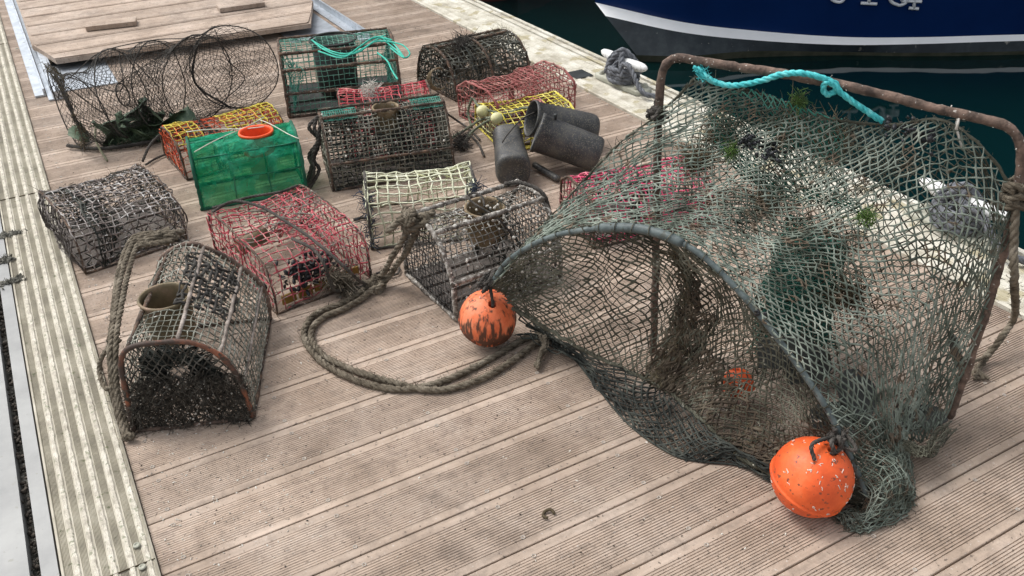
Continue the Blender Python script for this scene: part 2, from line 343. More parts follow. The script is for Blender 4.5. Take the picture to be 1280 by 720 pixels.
# ================================================================== THE PONTOON
X0,X1=-.054,2.548; BP=.1797; YG=1.655  # deck edges, board pitch, one gap's y
def deck():
    prof=[]  # (y,z)
    k0,k1=-14,48
    for k in range(k0,k1):
        y=YG+k*BP; g=.0022
        prof+= [(y-g,-.02),(y+.0001-g,-.0015),(y-g+.002,0)] if False else []
        prof+= [(y+g*.2,-.02),(y+g,-.002),(y+g+.0015,0.)]
        a=y+.0245; b=y+BP-.0245; n=17; p=(b-a)/n
        prof.append((a,0.))
        for i in range(n):
            c=a+i*p
            prof+=[(c+p*.10,-.0030),(c+p*.32,-.0030),(c+p*.42,0.),(c+p*.98,0.)]
        prof+=[(b+.0005,0.),(y+BP-g-.0015,0.),(y+BP-g,-.002),(y+BP-g*.2,-.02)]
    P=np.array(prof); xs=np.linspace(X0,X1,14)
    G=np.stack([np.stack([np.full(len(xs),X) for X in []],0)] ) if False else np.array([[(x,y,z if z<-.01 else z*(.45+.55*min(1,max(0,(x-.2)/1.7)))) for x in xs] for y,z in P])
    mb=MB(); grid(mb,G[:,::-1]); return struct('decking',mb,M['deck'])
DK=deck()
# screws
def screws():
    one=MB(); th=np.arange(10)*2*PI/10
    prof=[(.0058,0),(.0056,.0012),(.0042,.0013),(.0026,-.0045),(.0001,-.0045)]
    grid(one,np.array([[(r*math.cos(t),r*math.sin(t),z+.0005) for t in th] for r,z in prof]),closed_v=True)
    spots=[]
    for j in range(8):
        for k in range(-14,44):
            for s in (-1,1): spots.append((j*.3607+random.uniform(-.004,.004),YG+k*BP+s*.031,.0))
    spots.sort(key=lambda p:(p[0]-1)**2*.3+(p[1]-1.6)**2)
    me=one.mesh('screw',(0,0,0)); me.materials.append(M['screw'])
    for x,y,z in spots[:100]:
        o=bpy.data.objects.new('screw',me); COL.objects.link(o); o.location=(x,y,z); o.parent=DK
    rest=MB()
    for x,y,z in spots[100:]:
        grid(rest,np.array([[(x+r*math.cos(t),y+r*math.sin(t),z+h+.0005) for t in th[::2]] for r,h in prof]),closed_v=True)
    build('screw_rows',rest,M['screw'],DK,kind='stuff')
screws()
Y0,Y1=-1.,10.2
def strips():
    # left grip strip
    def grip(xa,xb,name,ribmat,nrib,base):
        mb=MB(); n=26; prof=[(xa,-.14),(xa,.012),(xa+.006,.016)]
        w=(xb-xa-.012)/nrib
        for i in range(nrib):
            c=xa+.006+i*w
            for q in range(6):
                u=c+w*(.05+.45*q/6); prof+=[(u,.0125),(u+w*.03,.0095),(u+w*.055,.0125)]
            prof+=[(c+w*.55,.0125),(c+w*.98,.0125)]
        prof+=[(xb-.006,.016),(xb,.012),(xb,-.14)]
        G=np.array([[(x,y,z) for y in (Y0,4.0,Y1)] for x,z in prof]); grid(mb,G)
        st=struct(name,mb,base)
        for i in range(nrib):
            c=xa+.006+i*w; r=MB()
            a,b=c+w*.56,c+w*.94
            ys=np.linspace(Y0,Y1,700); ja=rng.normal(0,.0007,700)
            G=np.array([[(a+ja[t],y,.0127),(a+.003+ja[t],y,.0165),(b-.003-ja[t],y,.0165),(b-ja[t],y,.0127)] for t,y in enumerate(ys)])
            grid(r,G); build('grip_rib',r,ribmat,st,smooth=False)
        return st
    grip(-.257,X0-.002,'edge_strip',M['rib'],5,M['strip'])
    grip(X1+.002,2.80,'edge_strip',M['rib2'],4,M['rib2'])
    mb=MB()
    box(mb,(-.298,Y0,-.1),(-.2615,Y1,.012)); struct('edge_beam',mb,M['alu'])
    mb=MB(); box(mb,(-2.2,Y0,-.3),(-.322,Y1,.010)); struct('neighbouring_pontoon',mb,M['alu'])
    mb=MB(); box(mb,(-.3215,Y0,-.12),(-.2985,Y1,-.03)); st=struct('gap_floor',mb,M['rubble'])
    # outer channel rails on the right
    mb=MB()
    for a,b,z in ((2.803,2.835,.010),(2.838,2.85,-.012),(2.853,2.885,.010),(2.888,2.898,-.012),(2.90,2.925,.014)):
        box(mb,(a,Y0,-.28 if z>.012 else -.05),(b,Y1,z))
    struct('edge_channel',mb,M['rib2'])
    mb=MB(); box(mb,(X0+.01,Y0,-.5),(2.91,Y1,-.03)); struct('pontoon_body',mb,M['black'])
    # cross joints on the left strip: thin dark seams
    for y in (4.05,1.70,6.6):
        mb=MB(); box(mb,(-.256,y,.0128),(X0-.004,y+.0012,.0168)); build('strip_joint',mb,M['weed'],None,kind='structure')
strips()
# rivets on the left strip
for px,py in ((171,682),(178,709),(21,61)):
    p=at(px,py,.016); mb=MB(); th=np.arange(12)*2*PI/12
    grid(mb,np.array([[(p[0]+r*math.cos(t),p[1]+r*math.sin(t),.0166+z) for t in th] for r,z in ((.009,0),(.008,.003),(.005,.004),(.0045,.002),(.0001,.002))]),closed_v=True)
    build('rivet',mb,M['cleatbase'],None,kind='structure')
# ramp plate and hinge metal at the far left
def ramp():
    t=thing('ramp_platform','low brown timber ramp platform with clipped corners at the top left of the deck','ramp',(.9,6.6,0))
    c=[(.165,5.824),(1.667,5.686),(1.864,6.222),(1.9,9.),(.09,9.),(.07,6.229)]
    mb=MB(); prism(mb,c,.045,.072); build('panel',mb,M['deck'],t,smooth=False)
    # board joints drawn as thin raised strips of board: boards laid on top
    ys=[5.70,5.96,6.20,6.45,6.70,6.95,7.2,7.45,7.7,8.0]
    def clip(y,side):
        # x limits of the plate at y
        if side==0:
            if y<6.229: return .07+( .165-.07)*max(0,(6.229-y))/(6.229-5.824)+(0 if y>=5.824 else (5.824-y)/(5.824-5.686)*1.502)
            return .075
        if y<5.686: return 1.667
        return min(1.667+(y-5.686)/(6.222-5.686)*.197,1.87)
    for a,b in zip(ys[:-1],ys[1:]):
        a2=a+.004
        if a<5.72: P=[(clip(5.84,0)+.0,5.83),(1.64,5.70),(1.66,5.71),(clip(b,1)-.004,b-.004),(clip(b,0),b-.004)]
        else: P=[(clip(a2,0),a2),(clip(a2,1)-.004,a2),(clip(b,1)-.004,b-.004),(clip(b,0),b-.004)]
        mb=MB(); prism(mb,P,.0722,.080); build('board',mb,M['deck'],t,smooth=False)
        # flat raised bead at the joint
        mb=MB(); box(mb,(clip(b-.03,0)+.01,b-.034,.0803),(clip(b-.03,1)-.012,b-.022,.0835)); build('bead',mb,M['deck'],t,smooth=False)
    for q in (((107,36),(170,29)),((275,13),(331,5))):
        A=at(*q[0],.1); B=at(*q[1],.1); mb=MB()
        d=(B-A)[:2]; d/=np.linalg.norm(d); n=np.array([-d[1],d[0]])*.13
        prism(mb,[A[:2],B[:2],B[:2]+n,A[:2]+n],.0845,.112); build('cleat_batten',mb,M['deck'],t,smooth=False)
    t=thing('hinge_rail','long galvanised angle rail left of the timber ramp platform','rail',(.06,6.5,0))
    mb=MB(); box(mb,(.0,5.4,.003),(.055,9.5,.012)); box(mb,(.045,5.4,.0125),(.055,9.5,.045)); build('angle',mb,M['galv'],t,smooth=False)
    mb=MB(); box(mb,(.085,5.30,.003),(.13,9.5,.05)); box(mb,(.06,5.30,.003),(.0845,9.5,.010)); build('channel',mb,M['galv'],t,smooth=False)
    mb=MB(); prism(mb,[(.14,5.42),(.43,5.40),(.43,6.1),(.14,6.1)],.002,.007); solo('hinge_plate',mb,M['galv'],'flat grey metal sheet under the left corner of the ramp platform','metal plate',smooth=False)
    mb=MB(); prism(mb,[(1.50,5.58),(1.84,5.56),(1.84,6.6),(1.50,6.6)],.002,.007); solo('hinge_plate',mb,M['galv'],'flat grey metal sheet under the right corner of the ramp platform','metal plate',smooth=False)
    t=thing('hinge_rail','galvanised angle rail right of the timber ramp platform behind the open green trap','rail',(1.9,6.5,0))
    mb=MB(); box(mb,(1.87,5.35,.003),(1.93,9.5,.009)); build('angle',mb,M['galv'],t,smooth=False)
    mb=MB(); box(mb,(1.9305,5.35,.003),(1.945,9.5,.05)); build('channel',mb,M['galv'],t,smooth=False)
    mb=MB(); box(mb,(X1+.04,3.98,.0172),(X1+.15,4.1,.0182)); solo('hole_patch',mb,M['darkplastic'],'small dark patch standing in for a square hole in the pale edging beside the red pot','hole patch',smooth=False)  # dark sheet stands in for the shade inside a square hole
ramp()
# ================================================================== WATER AND BOATS
ZW=-.5
def water():
    m=bpy.data.materials.new('water'); m.use_nodes=True; N,L,b=nodes(m)
    b.inputs['Base Color'].default_value=(.001,.012,.012,1); b.inputs['Roughness'].default_value=.04; b.inputs['IOR'].default_value=1.33
    tc=N.new('ShaderNodeTexCoord'); n=N.new('ShaderNodeTexNoise'); n.inputs['Scale'].default_value=1.6; n.inputs['Detail'].default_value=2; L.new(tc.outputs['Object'],n.inputs['Vector'])
    bp=N.new('ShaderNodeBump'); bp.inputs['Strength'].default_value=.25; bp.inputs['Distance'].default_value=.03; L.new(n.outputs['Fac'],bp.inputs['Height']); L.new(bp.outputs['Normal'],b.inputs['Normal'])
    mb=MB(); s=300; mb.add([(-s,-s,ZW),(s,-s,ZW),(s,s,ZW),(-s,s,ZW)],[np.array([[0,1,2,3]])]); struct('water',mb,m)
water()
def boat():
    bow=at(795,78,ZW); t=thing('moored_boat','navy blue fishing boat with white waterline stripe moored beside the pontoon','boat',bow)
    lv={}  # hull lines on the near side, from the bow backwards
    wl=[at(x,y,ZW) for x,y in ((795,78),(860,79),(940,73),(1050,70),(1150,71),(1280,69))]
    d=wl[-1]-wl[2]; d/=np.linalg.norm(d)
    n=np.array([-d[1],d[0],0.]); n= n if n@(bow-EYE)>0 else -n     # away from the viewer
    wl=wl+[wl[-1]+d*2.5+n*.1,wl[-1]+d*6+n*.6]
    def line(pts,z):
        q=[at(x,y,zz) for (x,y),zz in zip(pts,z)]
        return q+[q[-1]+d*2.5+n*.1,q[-1]+d*6+n*.6]
    # heights of the stripe measured up the stem
    s0=line(((757,20),(850,40),(940,50),(1050,56),(1150,55),(1280,51)),[ZW+.30,ZW+.2,ZW+.13,ZW+.09,ZW+.09,ZW+.10])
    s1=line(((744,3),(850,27),(940,38),(1050,46),(1150,46.5),(1280,43)),[ZW+.37,ZW+.258,ZW+.182,ZW+.136,ZW+.133,ZW+.14])
    wl2=[p+np.array([0,0,.055 if i<3 else .03]) for i,p in enumerate(wl)]
    def up(base,dz,out): return [p+np.array([0,0,dz*(1.25 if i==0 else 1.1 if i==1 else 1)])-n*out*(0.3 if i==0 else 1)-d*(out*1.1 if i<2 else 0) for i,p in enumerate(base)]
    a=up(s1,.5,.12); b=up(s1,1.1,.22); c=up(s1,2.3,.30); keel=[p+n*.3-np.array([0,0,.6]) for p in wl]
    c0=bow.copy()
    def mirror(P):
        # across the upright plane through the stem, running aft
        ax=d*.93+n*.36; ax/=np.linalg.norm(ax); m=np.array([-ax[1],ax[0],0.])
        m= m if m@n>0 else -m
        out=[]
        for i,p in enumerate(P):
            k=(p-P[0])@m; out.append(p-2*k*m)
        return out
    def band(nm,lo,hi,mt,seg=4):
        mb=MB(); parts=[]
        for f in (lambda q:q, mirror):
            C=np.array([f(lo),f(hi)]); G=surf(C,seg,70); grid(mb,G)
        return build(nm,mb,mt,t)
    band('bottom',keel,wl2,M['hull_slime']); band('lower_hull',wl2,s0,M['hull_under'])
    band('stripe',s0,s1,M['hull_white'])
    mb=MB()
    for f in (lambda q:q, mirror): grid(mb,surf(np.array([f(s1),f(a),f(b),f(c)]),14,70))
    build('topsides',mb,M['hull_blue'],t)
    mb=MB(); C1=surf(np.array([c,mirror(c)]),2,70); grid(mb,C1-np.array([0,0,.02])); build('deck',mb,M['hull_black'],t)
    mb=MB(); tube(mb,spline(c,60),.05,8); build('gunwale',mb,M['hull_white'],t)
    # registration letters, cut off by the frame's top edge
    G=np.array([s1,a,b,c])
    def onhull(px,py):
        # intersect with upright plane through neighbouring stripe points, nudged out
        A=s1[3];B=s1[5]; p=onv(px,py,A,B); return p
    A,B=np.array(a[2]),np.array(a[5])
    base=spline(s1,200)
    def hp(px,py):
        p=onv(px,py,s1[2],s1[4])
        # push to the hull surface: outward offset grows with height above the stripe
        S=surf(np.array([s1,a,b,c]),60,160).reshape(-1,3); r=ray(px,py); r/=np.linalg.norm(r)
        w=S-EYE; tt=w@r; dd=np.linalg.norm(w-tt[:,None]*r,axis=1); k=dd.argsort()[:4]; return EYE+r*(tt[k].mean()-.012)
    def stroke(mb,pts,w=.018): 
        tube(mb,spline([hp(*p) for p in pts],max(8,6*len(pts))),w,6)
    glyph={'S':[[(1062,-36),(1052,-42),(1040,-38),(1040,-26),(1052,-18),(1058,-8),(1052,2),(1042,1),(1038,-5)]],
           'P':[[(1086,3),(1092,-40)],[(1076,4),(1096,5)],[(1084,-40),(1106,-38),(1110,-26),(1100,-16),(1089,-17)]],
           '0':[[(1124,7),(1113,0),(1114,-22),(1124,-38),(1136,-36),(1139,-18),(1133,2),(1124,7)]],
           '4':[[(1142,10),(1149,-38)],[(1148,-38),(1127,1)],[(1127,1),(1152,2)],[(1136,10),(1148,11)]]}
    for k,S in glyph.items():
        mb=MB()
        for s in S: stroke(mb,s,.012)
        build('painted_letter' if k.isalpha() else 'painted_number',mb,M['letter'],t)
boat()
def boat2():
    p=at(612,6,ZW); t=thing('moored_boat','black and maroon hull of another boat at the top edge beyond the pontoon','boat',p)
    d=np.array([-.45,.9,0.]);d/=np.linalg.norm(d); n=np.array([.9,.45,0.]);n/=np.linalg.norm(n)
    L=[p+n*.55+d*-.5,p+n*.2+d*.1,p+d*1.2,p+d*3,p+d*6]
    L[0]=p+n*.35+d*-.1; L[1]=p+n*.1+d*.15; e=[q+n*3.1 for i,q in enumerate(L)]  # far side widened and transom added so the water mirrors hull, not sky
    z=np.array([0,0,1.])
    for nm,z0,z1,o0,o1,mt in (('lower_hull',-.4,.16,0,.05,M['hull_maroon']),('topsides',.16,2.6,.05,.4,M['hull_black'])):
        mb=MB()
        grid(mb,surf(np.array([[q+z*z0-n*o0 for q in L],[q+z*z1-n*o1 for q in L]]),3,40))
        grid(mb,surf(np.array([[q+z*z0+n*o0 for q in e],[q+z*z1+n*o1 for q in e]]),3,40))
        grid(mb,surf(np.array([[L[0]+z*z0-n*o0,L[0]+z*z1-n*o1],[e[0]+z*z0+n*o0,e[0]+z*z1+n*o1]]),10,3))
        build(nm,mb,mt,t)
    mb=MB(); grid(mb,surf(np.array([[q+z*2.58-n*.4 for q in L],[q+z*2.58+n*.4 for q in e]]),2,40)); build('deck',mb,M['hull_black'],t)
boat2()
# ================================================================== POTS
GP='lobster and crab pots laid out on the pontoon decking'
S_=1.1786
def roundpoly(P,it=2,closed=False):
    P=[np.array(p,float) for p in P]
    for _ in range(it):
        Q=[P[0]]
        for a,b in zip(P[:-1],P[1:]): Q+=[a*.75+b*.25,a*.25+b*.75]
        Q.append(P[-1]); P=Q
    return np.array(P)
def resample(P,n):
    P=np.array(P,float); d=np.r_[0,np.cumsum(np.linalg.norm(np.diff(P,axis=0),axis=1))]; t=np.linspace(0,d[-1],n)
    return np.stack([np.interp(t,d,P[:,k]) for k in range(P.shape[1])],-1)
def clip_lines(poly,ang,step,off=0.):
    """parallel lines at an angle, clipped to a convex-ish 2D polygon -> list of (p,q)"""
    poly=np.array(poly); u=np.array([math.cos(ang),math.sin(ang)]); n=np.array([-u[1],u[0]])
    s=poly@n; out=[]
    k=math.floor(s.min()/step)
    while k*step+off<s.max():
        c=k*step+off; pts=[]
        for a,b in zip(poly,np.roll(poly,-1,0)):
            sa,sb=a@n-c,b@n-c
            if sa*sb<0: pts.append(a+(b-a)*sa/(sa-sb))
        if len(pts)>=2:
            pts.sort(key=lambda p:p@u); 
            if np.linalg.norm(pts[-1]-pts[0])>step*.4: out.append((pts[0],pts[-1]))
        k+=1
    return out
def pot(key,label,P,profile,net,capnet=None,cell=.03,r=.0013,frame=None,rod=.005,mode='square',ring=None,weed=0,bars=(0,1),rails=True,floor=None,
        wob=.006,jit=.0015,sag=.012,endsag=.0,inner=None,label_parts=None,cat='lobster pot',name='lobster_pot',holef=None,clumps=0,topm=None,capmode=None,grp=GP,midrib=0,skew=0,drop=.01,lean=None,dense=None,doff=.01):
    cx,cy,yaw,L=P[:4]; c=np.array([cx,cy]); a=np.array([math.cos(yaw),math.sin(yaw)]); rr=np.array([a[1],-a[0]])
    t=thing(name,label,cat,(cx,cy,0),grp)
    prof=np.array(profile,float)               # (y to the viewer's side, z) open path, floor side left to right
    def W(y,z,s):                              # s in -.5...5 along the length
        q=c+a*L*s+rr*y; 
        if lean is not None: q=q+a*lean*(z)*(1)
        return np.array([q[0],q[1],z])
    plen=np.linalg.norm(np.diff(prof,axis=0),axis=1).sum()
    # side netting
    nu=max(6,int(plen/cell)); nv=max(3,int(L/cell))
    pr=resample(prof,nu+1)
    N=np.zeros((nu+1,nv+1,3)); cen=np.array([0,prof[:,1].max()*.45])
    for j in range(nv+1):
        s=j/nv-.5; f=1-sag/.15*math.sin(PI*j/nv)*(1 if bars==(0,1) else .5)
        for i in range(nu+1):
            y,z=cen+(pr[i]-cen)*f
            N[i,j]=W(y,max(z,.004),s*(.985))
    if ring:
        rc=W(ring[2],0,ring[1]); rt=prof[:,1].max()*.72
        holef=lambda Q,rc=rc,rt=rt: (np.hypot(Q[:,0]-rc[0],Q[:,1]-rc[1])<ring[3]+.002)&(Q[:,2]>rt)
    mb=MB()
    lattice(mb,N,r,mode,4,jit,wob,wseed=ord(key[0]),sub=2,drop=drop,hole=holef)
    if dense: 
        ND=N+np.array([0,0,-doff]); ND[...,2]=ND[...,2].clip(.004); m2=MB(); lattice(m2,ND,r*1.1,'square',4,jit*2,wob*1.5,wseed=9,sub=1,hole=holef); build('under_netting',m2,dense,t)
    build('side_netting',mb,net,t)
    if topm:
        pass
    # end netting
    cl=cell*.95
    poly=np.vstack([prof])
    for s in bars:
        mb=MB(); sp=s-.5; bul=(1 if s else -1)*endsag
        for ang in ((0,PI/2) if (capmode or mode)=='square' else (.9,PI-.9)):
            for p,q in clip_lines(poly,ang,cl):
                n=max(3,int(np.linalg.norm(q-p)/cl*1.5)); tt=np.linspace(0,1,n)[:,None]
                Q=p+(q-p)*tt
                Z=np.array([W(y,max(z,.004),sp) for y,z in Q]); bb=np.sin(PI*tt[:,0])*bul; Z[:,:2]+=bb[:,None]*a
                Z+=vnoise(Z,14,3)*wob*1.2+rng.normal(0,jit,Z.shape)
                tube(mb,Z,r*(1+.25*rng.normal(0,1,n)).clip(.6,2),4)
        build('end_netting',mb,capnet or net,t)
    # frame: end hoops, rails, base
    fm=frame or M['rustdk']
    def rodn(mb,Q,rad=rod):
        Q=resample(Q,max(6,int(len(Q)*2)))if len(Q)<30 else Q
        Q=Q+vnoise(Q,12,5)*.002; tube(mb,Q,rad*(1+.16*rng.normal(0,1,len(Q))).clip(.7,1.6),7)
    for s in list(bars)+([.5] if midrib else []):
        mb=MB(); rodn(mb,np.array([W(y,max(z,rod),s-.5) for y,z in resample(prof,26)])); build('end_hoop' if s in (0,1) else 'middle_hoop',mb,fm,t)
        mb=MB(); rodn(mb,np.linspace(W(prof[0][0],rod,s-.5),W(prof[-1][0],rod,s-.5),14)); build('cross_bar',mb,fm,t)
    if rails:
        ks=[(prof[0][0],rod),(prof[-1][0],rod)]+([tuple(v) for v in rails] if rails is not True else [])
        for y,z in ks:
            mb=MB(); rodn(mb,np.linspace(W(y,z,-.5),W(y,z,.5),18)); build('rail',mb,fm,t)
    # floor slats
    if floor:
        yb=np.linspace(prof[0][0]*.93,prof[-1][0]*.93,floor[1]+1)
        for k in range(floor[1]):
            mb=MB(); y0,y1=yb[k],yb[k+1]-.25*(yb[1]-yb[0])
            Q=np.array([[W(y,z,s) for s in (-.48,.48)] for y,z in ((y0,.006),(y0,.016),(y1,.016),(y1,.006))])
            grid(mb,Q,closed_u=True); build('floor_slat',mb,floor[0],t,smooth=False)
    # inner partition funnel
    if inner:
        im,s0=inner; mb=MB()
        G=np.zeros((13,7,3))
        for i,(y,z) in enumerate(resample(prof,13)):
            for j in range(7):
                k=1-.6*j/6; G[i,j]=W(y*k,max(.01,prof[:,1].max()*.4*(1-k)+z*k),s0+(-s0)*j/6*.9)
        lattice(mb,G,r*1.1,'diamond',4,.004,.01,3,sub=1); lattice(mb,G,r,'square',4,.004,.01,3,sub=1)
        build('inner_funnel',mb,im,t)
    if ring:
        rm,s,y,rad,dep,wall=ring[:6]; z=prof[:,1].max()+.004
        th=np.arange(28)*2*PI/28
        pf=[(rad,0),(rad+.004,.004),(rad+.002,.010),(rad-.004,.008),(rad-.004,0),(rad*.92,-dep),(rad*.92-.003,-dep)]
        pf=[(rad*.92+.002,-dep),(rad+.001,0),(rad+.006,.003),(rad+.004,.010),(rad-.003,.009),(rad-.004,0),(rad*.92-.002,-dep)]
        ctr=W(y,0,s); z-=ring[7] if len(ring)>7 else 0.; mb=MB()
        tilt=ring[6] if len(ring)>6 else 0.
        G=[]
        for R_,h in pf:
            row=[]
            for q in th:
                v=np.array([R_*math.cos(q),R_*math.sin(q)*1.0]); off=a*v[0]+rr*v[1]*.95
                row.append((ctr[0]+off[0],ctr[1]+off[1],z+h-tilt*v[1]))
            G.append(row)
        grid(mb,np.array(G),closed_v=True); build('entrance_ring',mb,rm,t)
    if weed:
        mb=MB(); fibres(mb,N,weed,.02,.0008,.006); build('seaweed_growth',mb,M['weed'],t,kind='stuff')
    if clumps:
        mb=MB(); idx=rng.integers(0,N.shape[0]*N.shape[1],clumps); blobs(mb,N.reshape(-1,3)[idx]+rng.normal(0,.004,(clumps,3)),.0045); build('shell_growth',mb,M['shell'],t,kind='stuff')
    return t,W,N,a,rr
def trap(Wb,Wt,h,it=2,mid=None):
    P=[(-Wb/2,.004)]+([(-mid[0]/2,mid[1])] if mid else [])+[(-Wt/2,h),(Wt/2,h)]+([(mid[0]/2,mid[1])] if mid else [])+[(Wb/2,.004)]
    return roundpoly(P,it)
def dshape(W,h,p=2.6,n=24):
    th=np.linspace(PI,0,n); return np.array([(W/2*np.sign(math.cos(t))*abs(math.cos(t))**(2/p),max(.004,h*abs(math.sin(t))**(2/p))) for t in th])
def sc(*v): return tuple(x*S_ for x in v)
# f: grey brown pot, left
x,y,l,wb,wt,h=sc(.112,2.96,.322,.406,.391,.161)
nm=netmat('grey twine',[(.09,.07,.062),(.22,.19,.175),(.48,.46,.44)],(.6,.59,.57),.62)
t,W,N,a_,r_=pot('f','round shouldered pot in bare grey brown twine, lying against the left edge strip',(x,y,.155,l),roundpoly([(-wb/2,.004),(-wb/2*1.04,h*.55),(-wt/2,h),(wt/2,h),(wb/2*1.04,h*.55),(wb/2,.004)],2),nm,capnet=netmat('dark grey twine',[(.04,.035,.03),(.10,.085,.075),(.2,.18,.17)]),cell=.029,r=.0026,wob=.009,jit=.003,weed=500,floor=(M['slatdk'],7),inner=(M['net_dark'],-.3),rod=.004,endsag=.02)
mb=MB(); # doubled second skin of twine
lattice(mb,N[:, :]*1.0+np.array([.006,.008,-.008]),.0016,'diamond',4,.005,.012,9,sub=2,drop=.05); build('inner_netting',mb,M['net_dark'],t)
# g: pink pot
x,y,l,wb,wt,h=sc(.547,2.451,.303,.467,.465,.148)
redn=netmat('pink red twine',[(.28,.035,.05),(.45,.08,.10),(.52,.24,.22)],(.28,.24,.21),.56,scale=20)
t,W,N,a_,r_=pot('g','pink red twine pot with yellow slats and black mussels at its foot',(x,y,.129,l),roundpoly([(-wb/2,.004),(-wb/2,h*.8),(-wt/2*.9,h*1.12),(wt/2*.85,h*1.12),(wb/2*1.02,h*.75),(wb/2,.004)],2),redn,cell=.035,r=.0024,wob=.008,jit=.003,frame=M['rustdk'],rod=.004,inner=(redn,.3),weed=200)
mb=MB(); lattice(mb,N[N.shape[0]//3:N.shape[0]*3//5,3:]+np.array([0,0,.004]),.0018,'diamond',4,.005,.01,4,sub=2,drop=.08); build('patch_netting',mb,netmat('grey patch twine',[(.12,.11,.09),(.27,.25,.21)]),t)
mb=MB(); C0=at(385,338,.09)
blobs(mb,C0+rng.normal(0,1,(150,3))*np.array([.045,.02,.03]),.008,sq=(1.6,.7,.8)); build('mussel_cluster',mb,M['mussel'],t)
mb=MB()
for k in range(2):
    y0=W(.235,0,.5*0+(-.35+.3*k)); 
A_,B_=at(352,388),at(452,347)
d=(B_-A_)/np.linalg.norm(B_-A_); 
for k in range(5):
    p=A_+d*(.015+.062*k); q=p+d*.052; n=np.array([d[1],-d[0],0])*-.012
    mb=MB(); V=[p+n+[0,0,.008],q+n+[0,0,.008],q+n+[0,0,.042],p+n+[0,0,.042]]; V=V+[v+n*.6 for v in V]
    mb.add(V,[np.array([[0,1,2,3],[7,6,5,4],[0,4,5,1],[1,5,6,2],[2,6,7,3],[3,7,4,0]])]); build('side_slat',mb,M['slat'],t,smooth=False)
mb=MB(); tube(mb,np.array([at(300,310,.10),at(330,292,.10)]),.03,14); build('tube_entrance',mb,M['ring_or'],t)
# e: green cloth pot
x,y,l,wb,wt,h=sc(.593,3.061,.362,.206,.235,.211)
t,W,N,a_,r_=pot('e','bright green mesh cloth pot with an orange entrance ring on top','',) if False else pot('e','pot wrapped in bright green mesh cloth with an orange funnel mouth',(x,y,-.152,l),trap(wb*1.03,wt,h,1),netmat('dark green twine',[(.01,.09,.05),(.02,.15,.09),(.05,.2,.12)]),cell=.115,r=.0034,wob=.003,jit=.001,frame=netmat('green lashing',[(.01,.08,.05),(.03,.16,.10)]),rod=.0065,ring=(M['ring_red'],.14,0,.067,.085,.003,0,.006),inner=None,sag=.004)
mb=MB(); ux=np.linspace(-.5,.5,34); pr=resample(trap(wb*1.0,wt*.99,h*.985,1),60); ux=np.linspace(-.5,.5,60); rc=W(0,0,.14)
G=np.array([[W(p[0],p[1],s) for s in ux] for p in pr]); G+=(vnoise(G,16,2)*.008).reshape(G.shape); grid(mb,G)
Vc=mb.V[-1]; Fq=mb.F[-1]; fc=Vc[Fq].mean(1); mb.F[-1]=Fq[~((np.hypot(fc[:,0]-rc[0],fc[:,1]-rc[1])<.062)&(fc[:,2]>h*.7))]
for s in (-.503,.503):
    f=np.linspace(1,0.,8); G=np.array([[W(p[0]*k,.45*h+(p[1]-.45*h)*k,s) for p in pr] for k in f]); G+=(vnoise(G,11,2)*.005).reshape(G.shape); grid(mb,G)
build('mesh_cloth',mb,M['gcloth'],t)
mb=MB(); c=W(0,0,.14); th=np.arange(24)*2*PI/24
grid(mb,np.array([[(c[0]+R_*math.cos(q),c[1]+R_*math.sin(q),z) for q in th] for R_,z in ((.054,h-.05),(.046,.05),(.043,.05),(.051,h-.05))]),closed_v=True); build('funnel',mb,M['ring_white'],t)
mb=MB()
for A,B in (((243,190),(330,146)),((325,150),(374,173)),((233,165),(330,158))):
    p,q=at(*A,h+.006),at(*B,h+.006); Q=np.linspace(p,q,12); Q[:,2]+=.004*np.sin(np.linspace(0,6,12)); tube(mb,Q,.0022,5)
build('tie_string',mb,M['whitestring'],t)
# d: orange / yellow pot
x,y,l,wb,wt,h=sc(.60,3.43,.41,.30,.243,.150)
on=netmat('orange twine',[(.30,.03,.012),(.5,.08,.03),(.6,.17,.07)],(.12,.08,.05),.6)
t,W,N,a_,r_=pot('d','faded orange and yellow twine pot directly behind the bright green one',(x,y,.077,l),trap(wb,wt,h,2),on,cell=.030,r=.0021,wob=.006,jit=.0025,rod=.005,inner=(M['net_dark'],-.2),weed=150)
mb=MB(); n=N.shape[0]; lattice(mb,N[n//4:3*n//4,:5]+np.array([0,0,.005]),.0026,'square',4,.003,0,3,sub=2); lattice(mb,N[n//4:3*n//4,8:]+np.array([0,0,.005]),.0026,'square',4,.003,0,3,sub=2,drop=.05)
build('patch_netting',mb,netmat('yellow twine',[(.42,.34,.04),(.62,.52,.08)],(.2,.12,.05)),t)
# b: low red pot behind c
x,y,l,wb,wt,h=sc(1.147,3.046,.341,.36,.224,.278)
h*=.97
pk=netmat('light red twine',[(.38,.035,.05),(.56,.10,.12),(.60,.28,.25)],(.25,.13,.10),.62)
t,W,N,a_,r_=pot('b','clean light red twine pot squeezed between two greenish pots',(x*1.02,y*1.035,-.30,l),trap(wb,wt,h*.9,2),pk,cell=.032,r=.0024,wob=.004,jit=.002,rod=.005,inner=(M['net_dark'],.2))
mb=MB(); fibres(mb,[W(.02,h*.9,-.2),W(.0,h*.9,-.12),W(.04,h*.88,-.16)],240,.02,.0012,.016); build('white_growth',mb,M['shell'],t,kind='stuff')
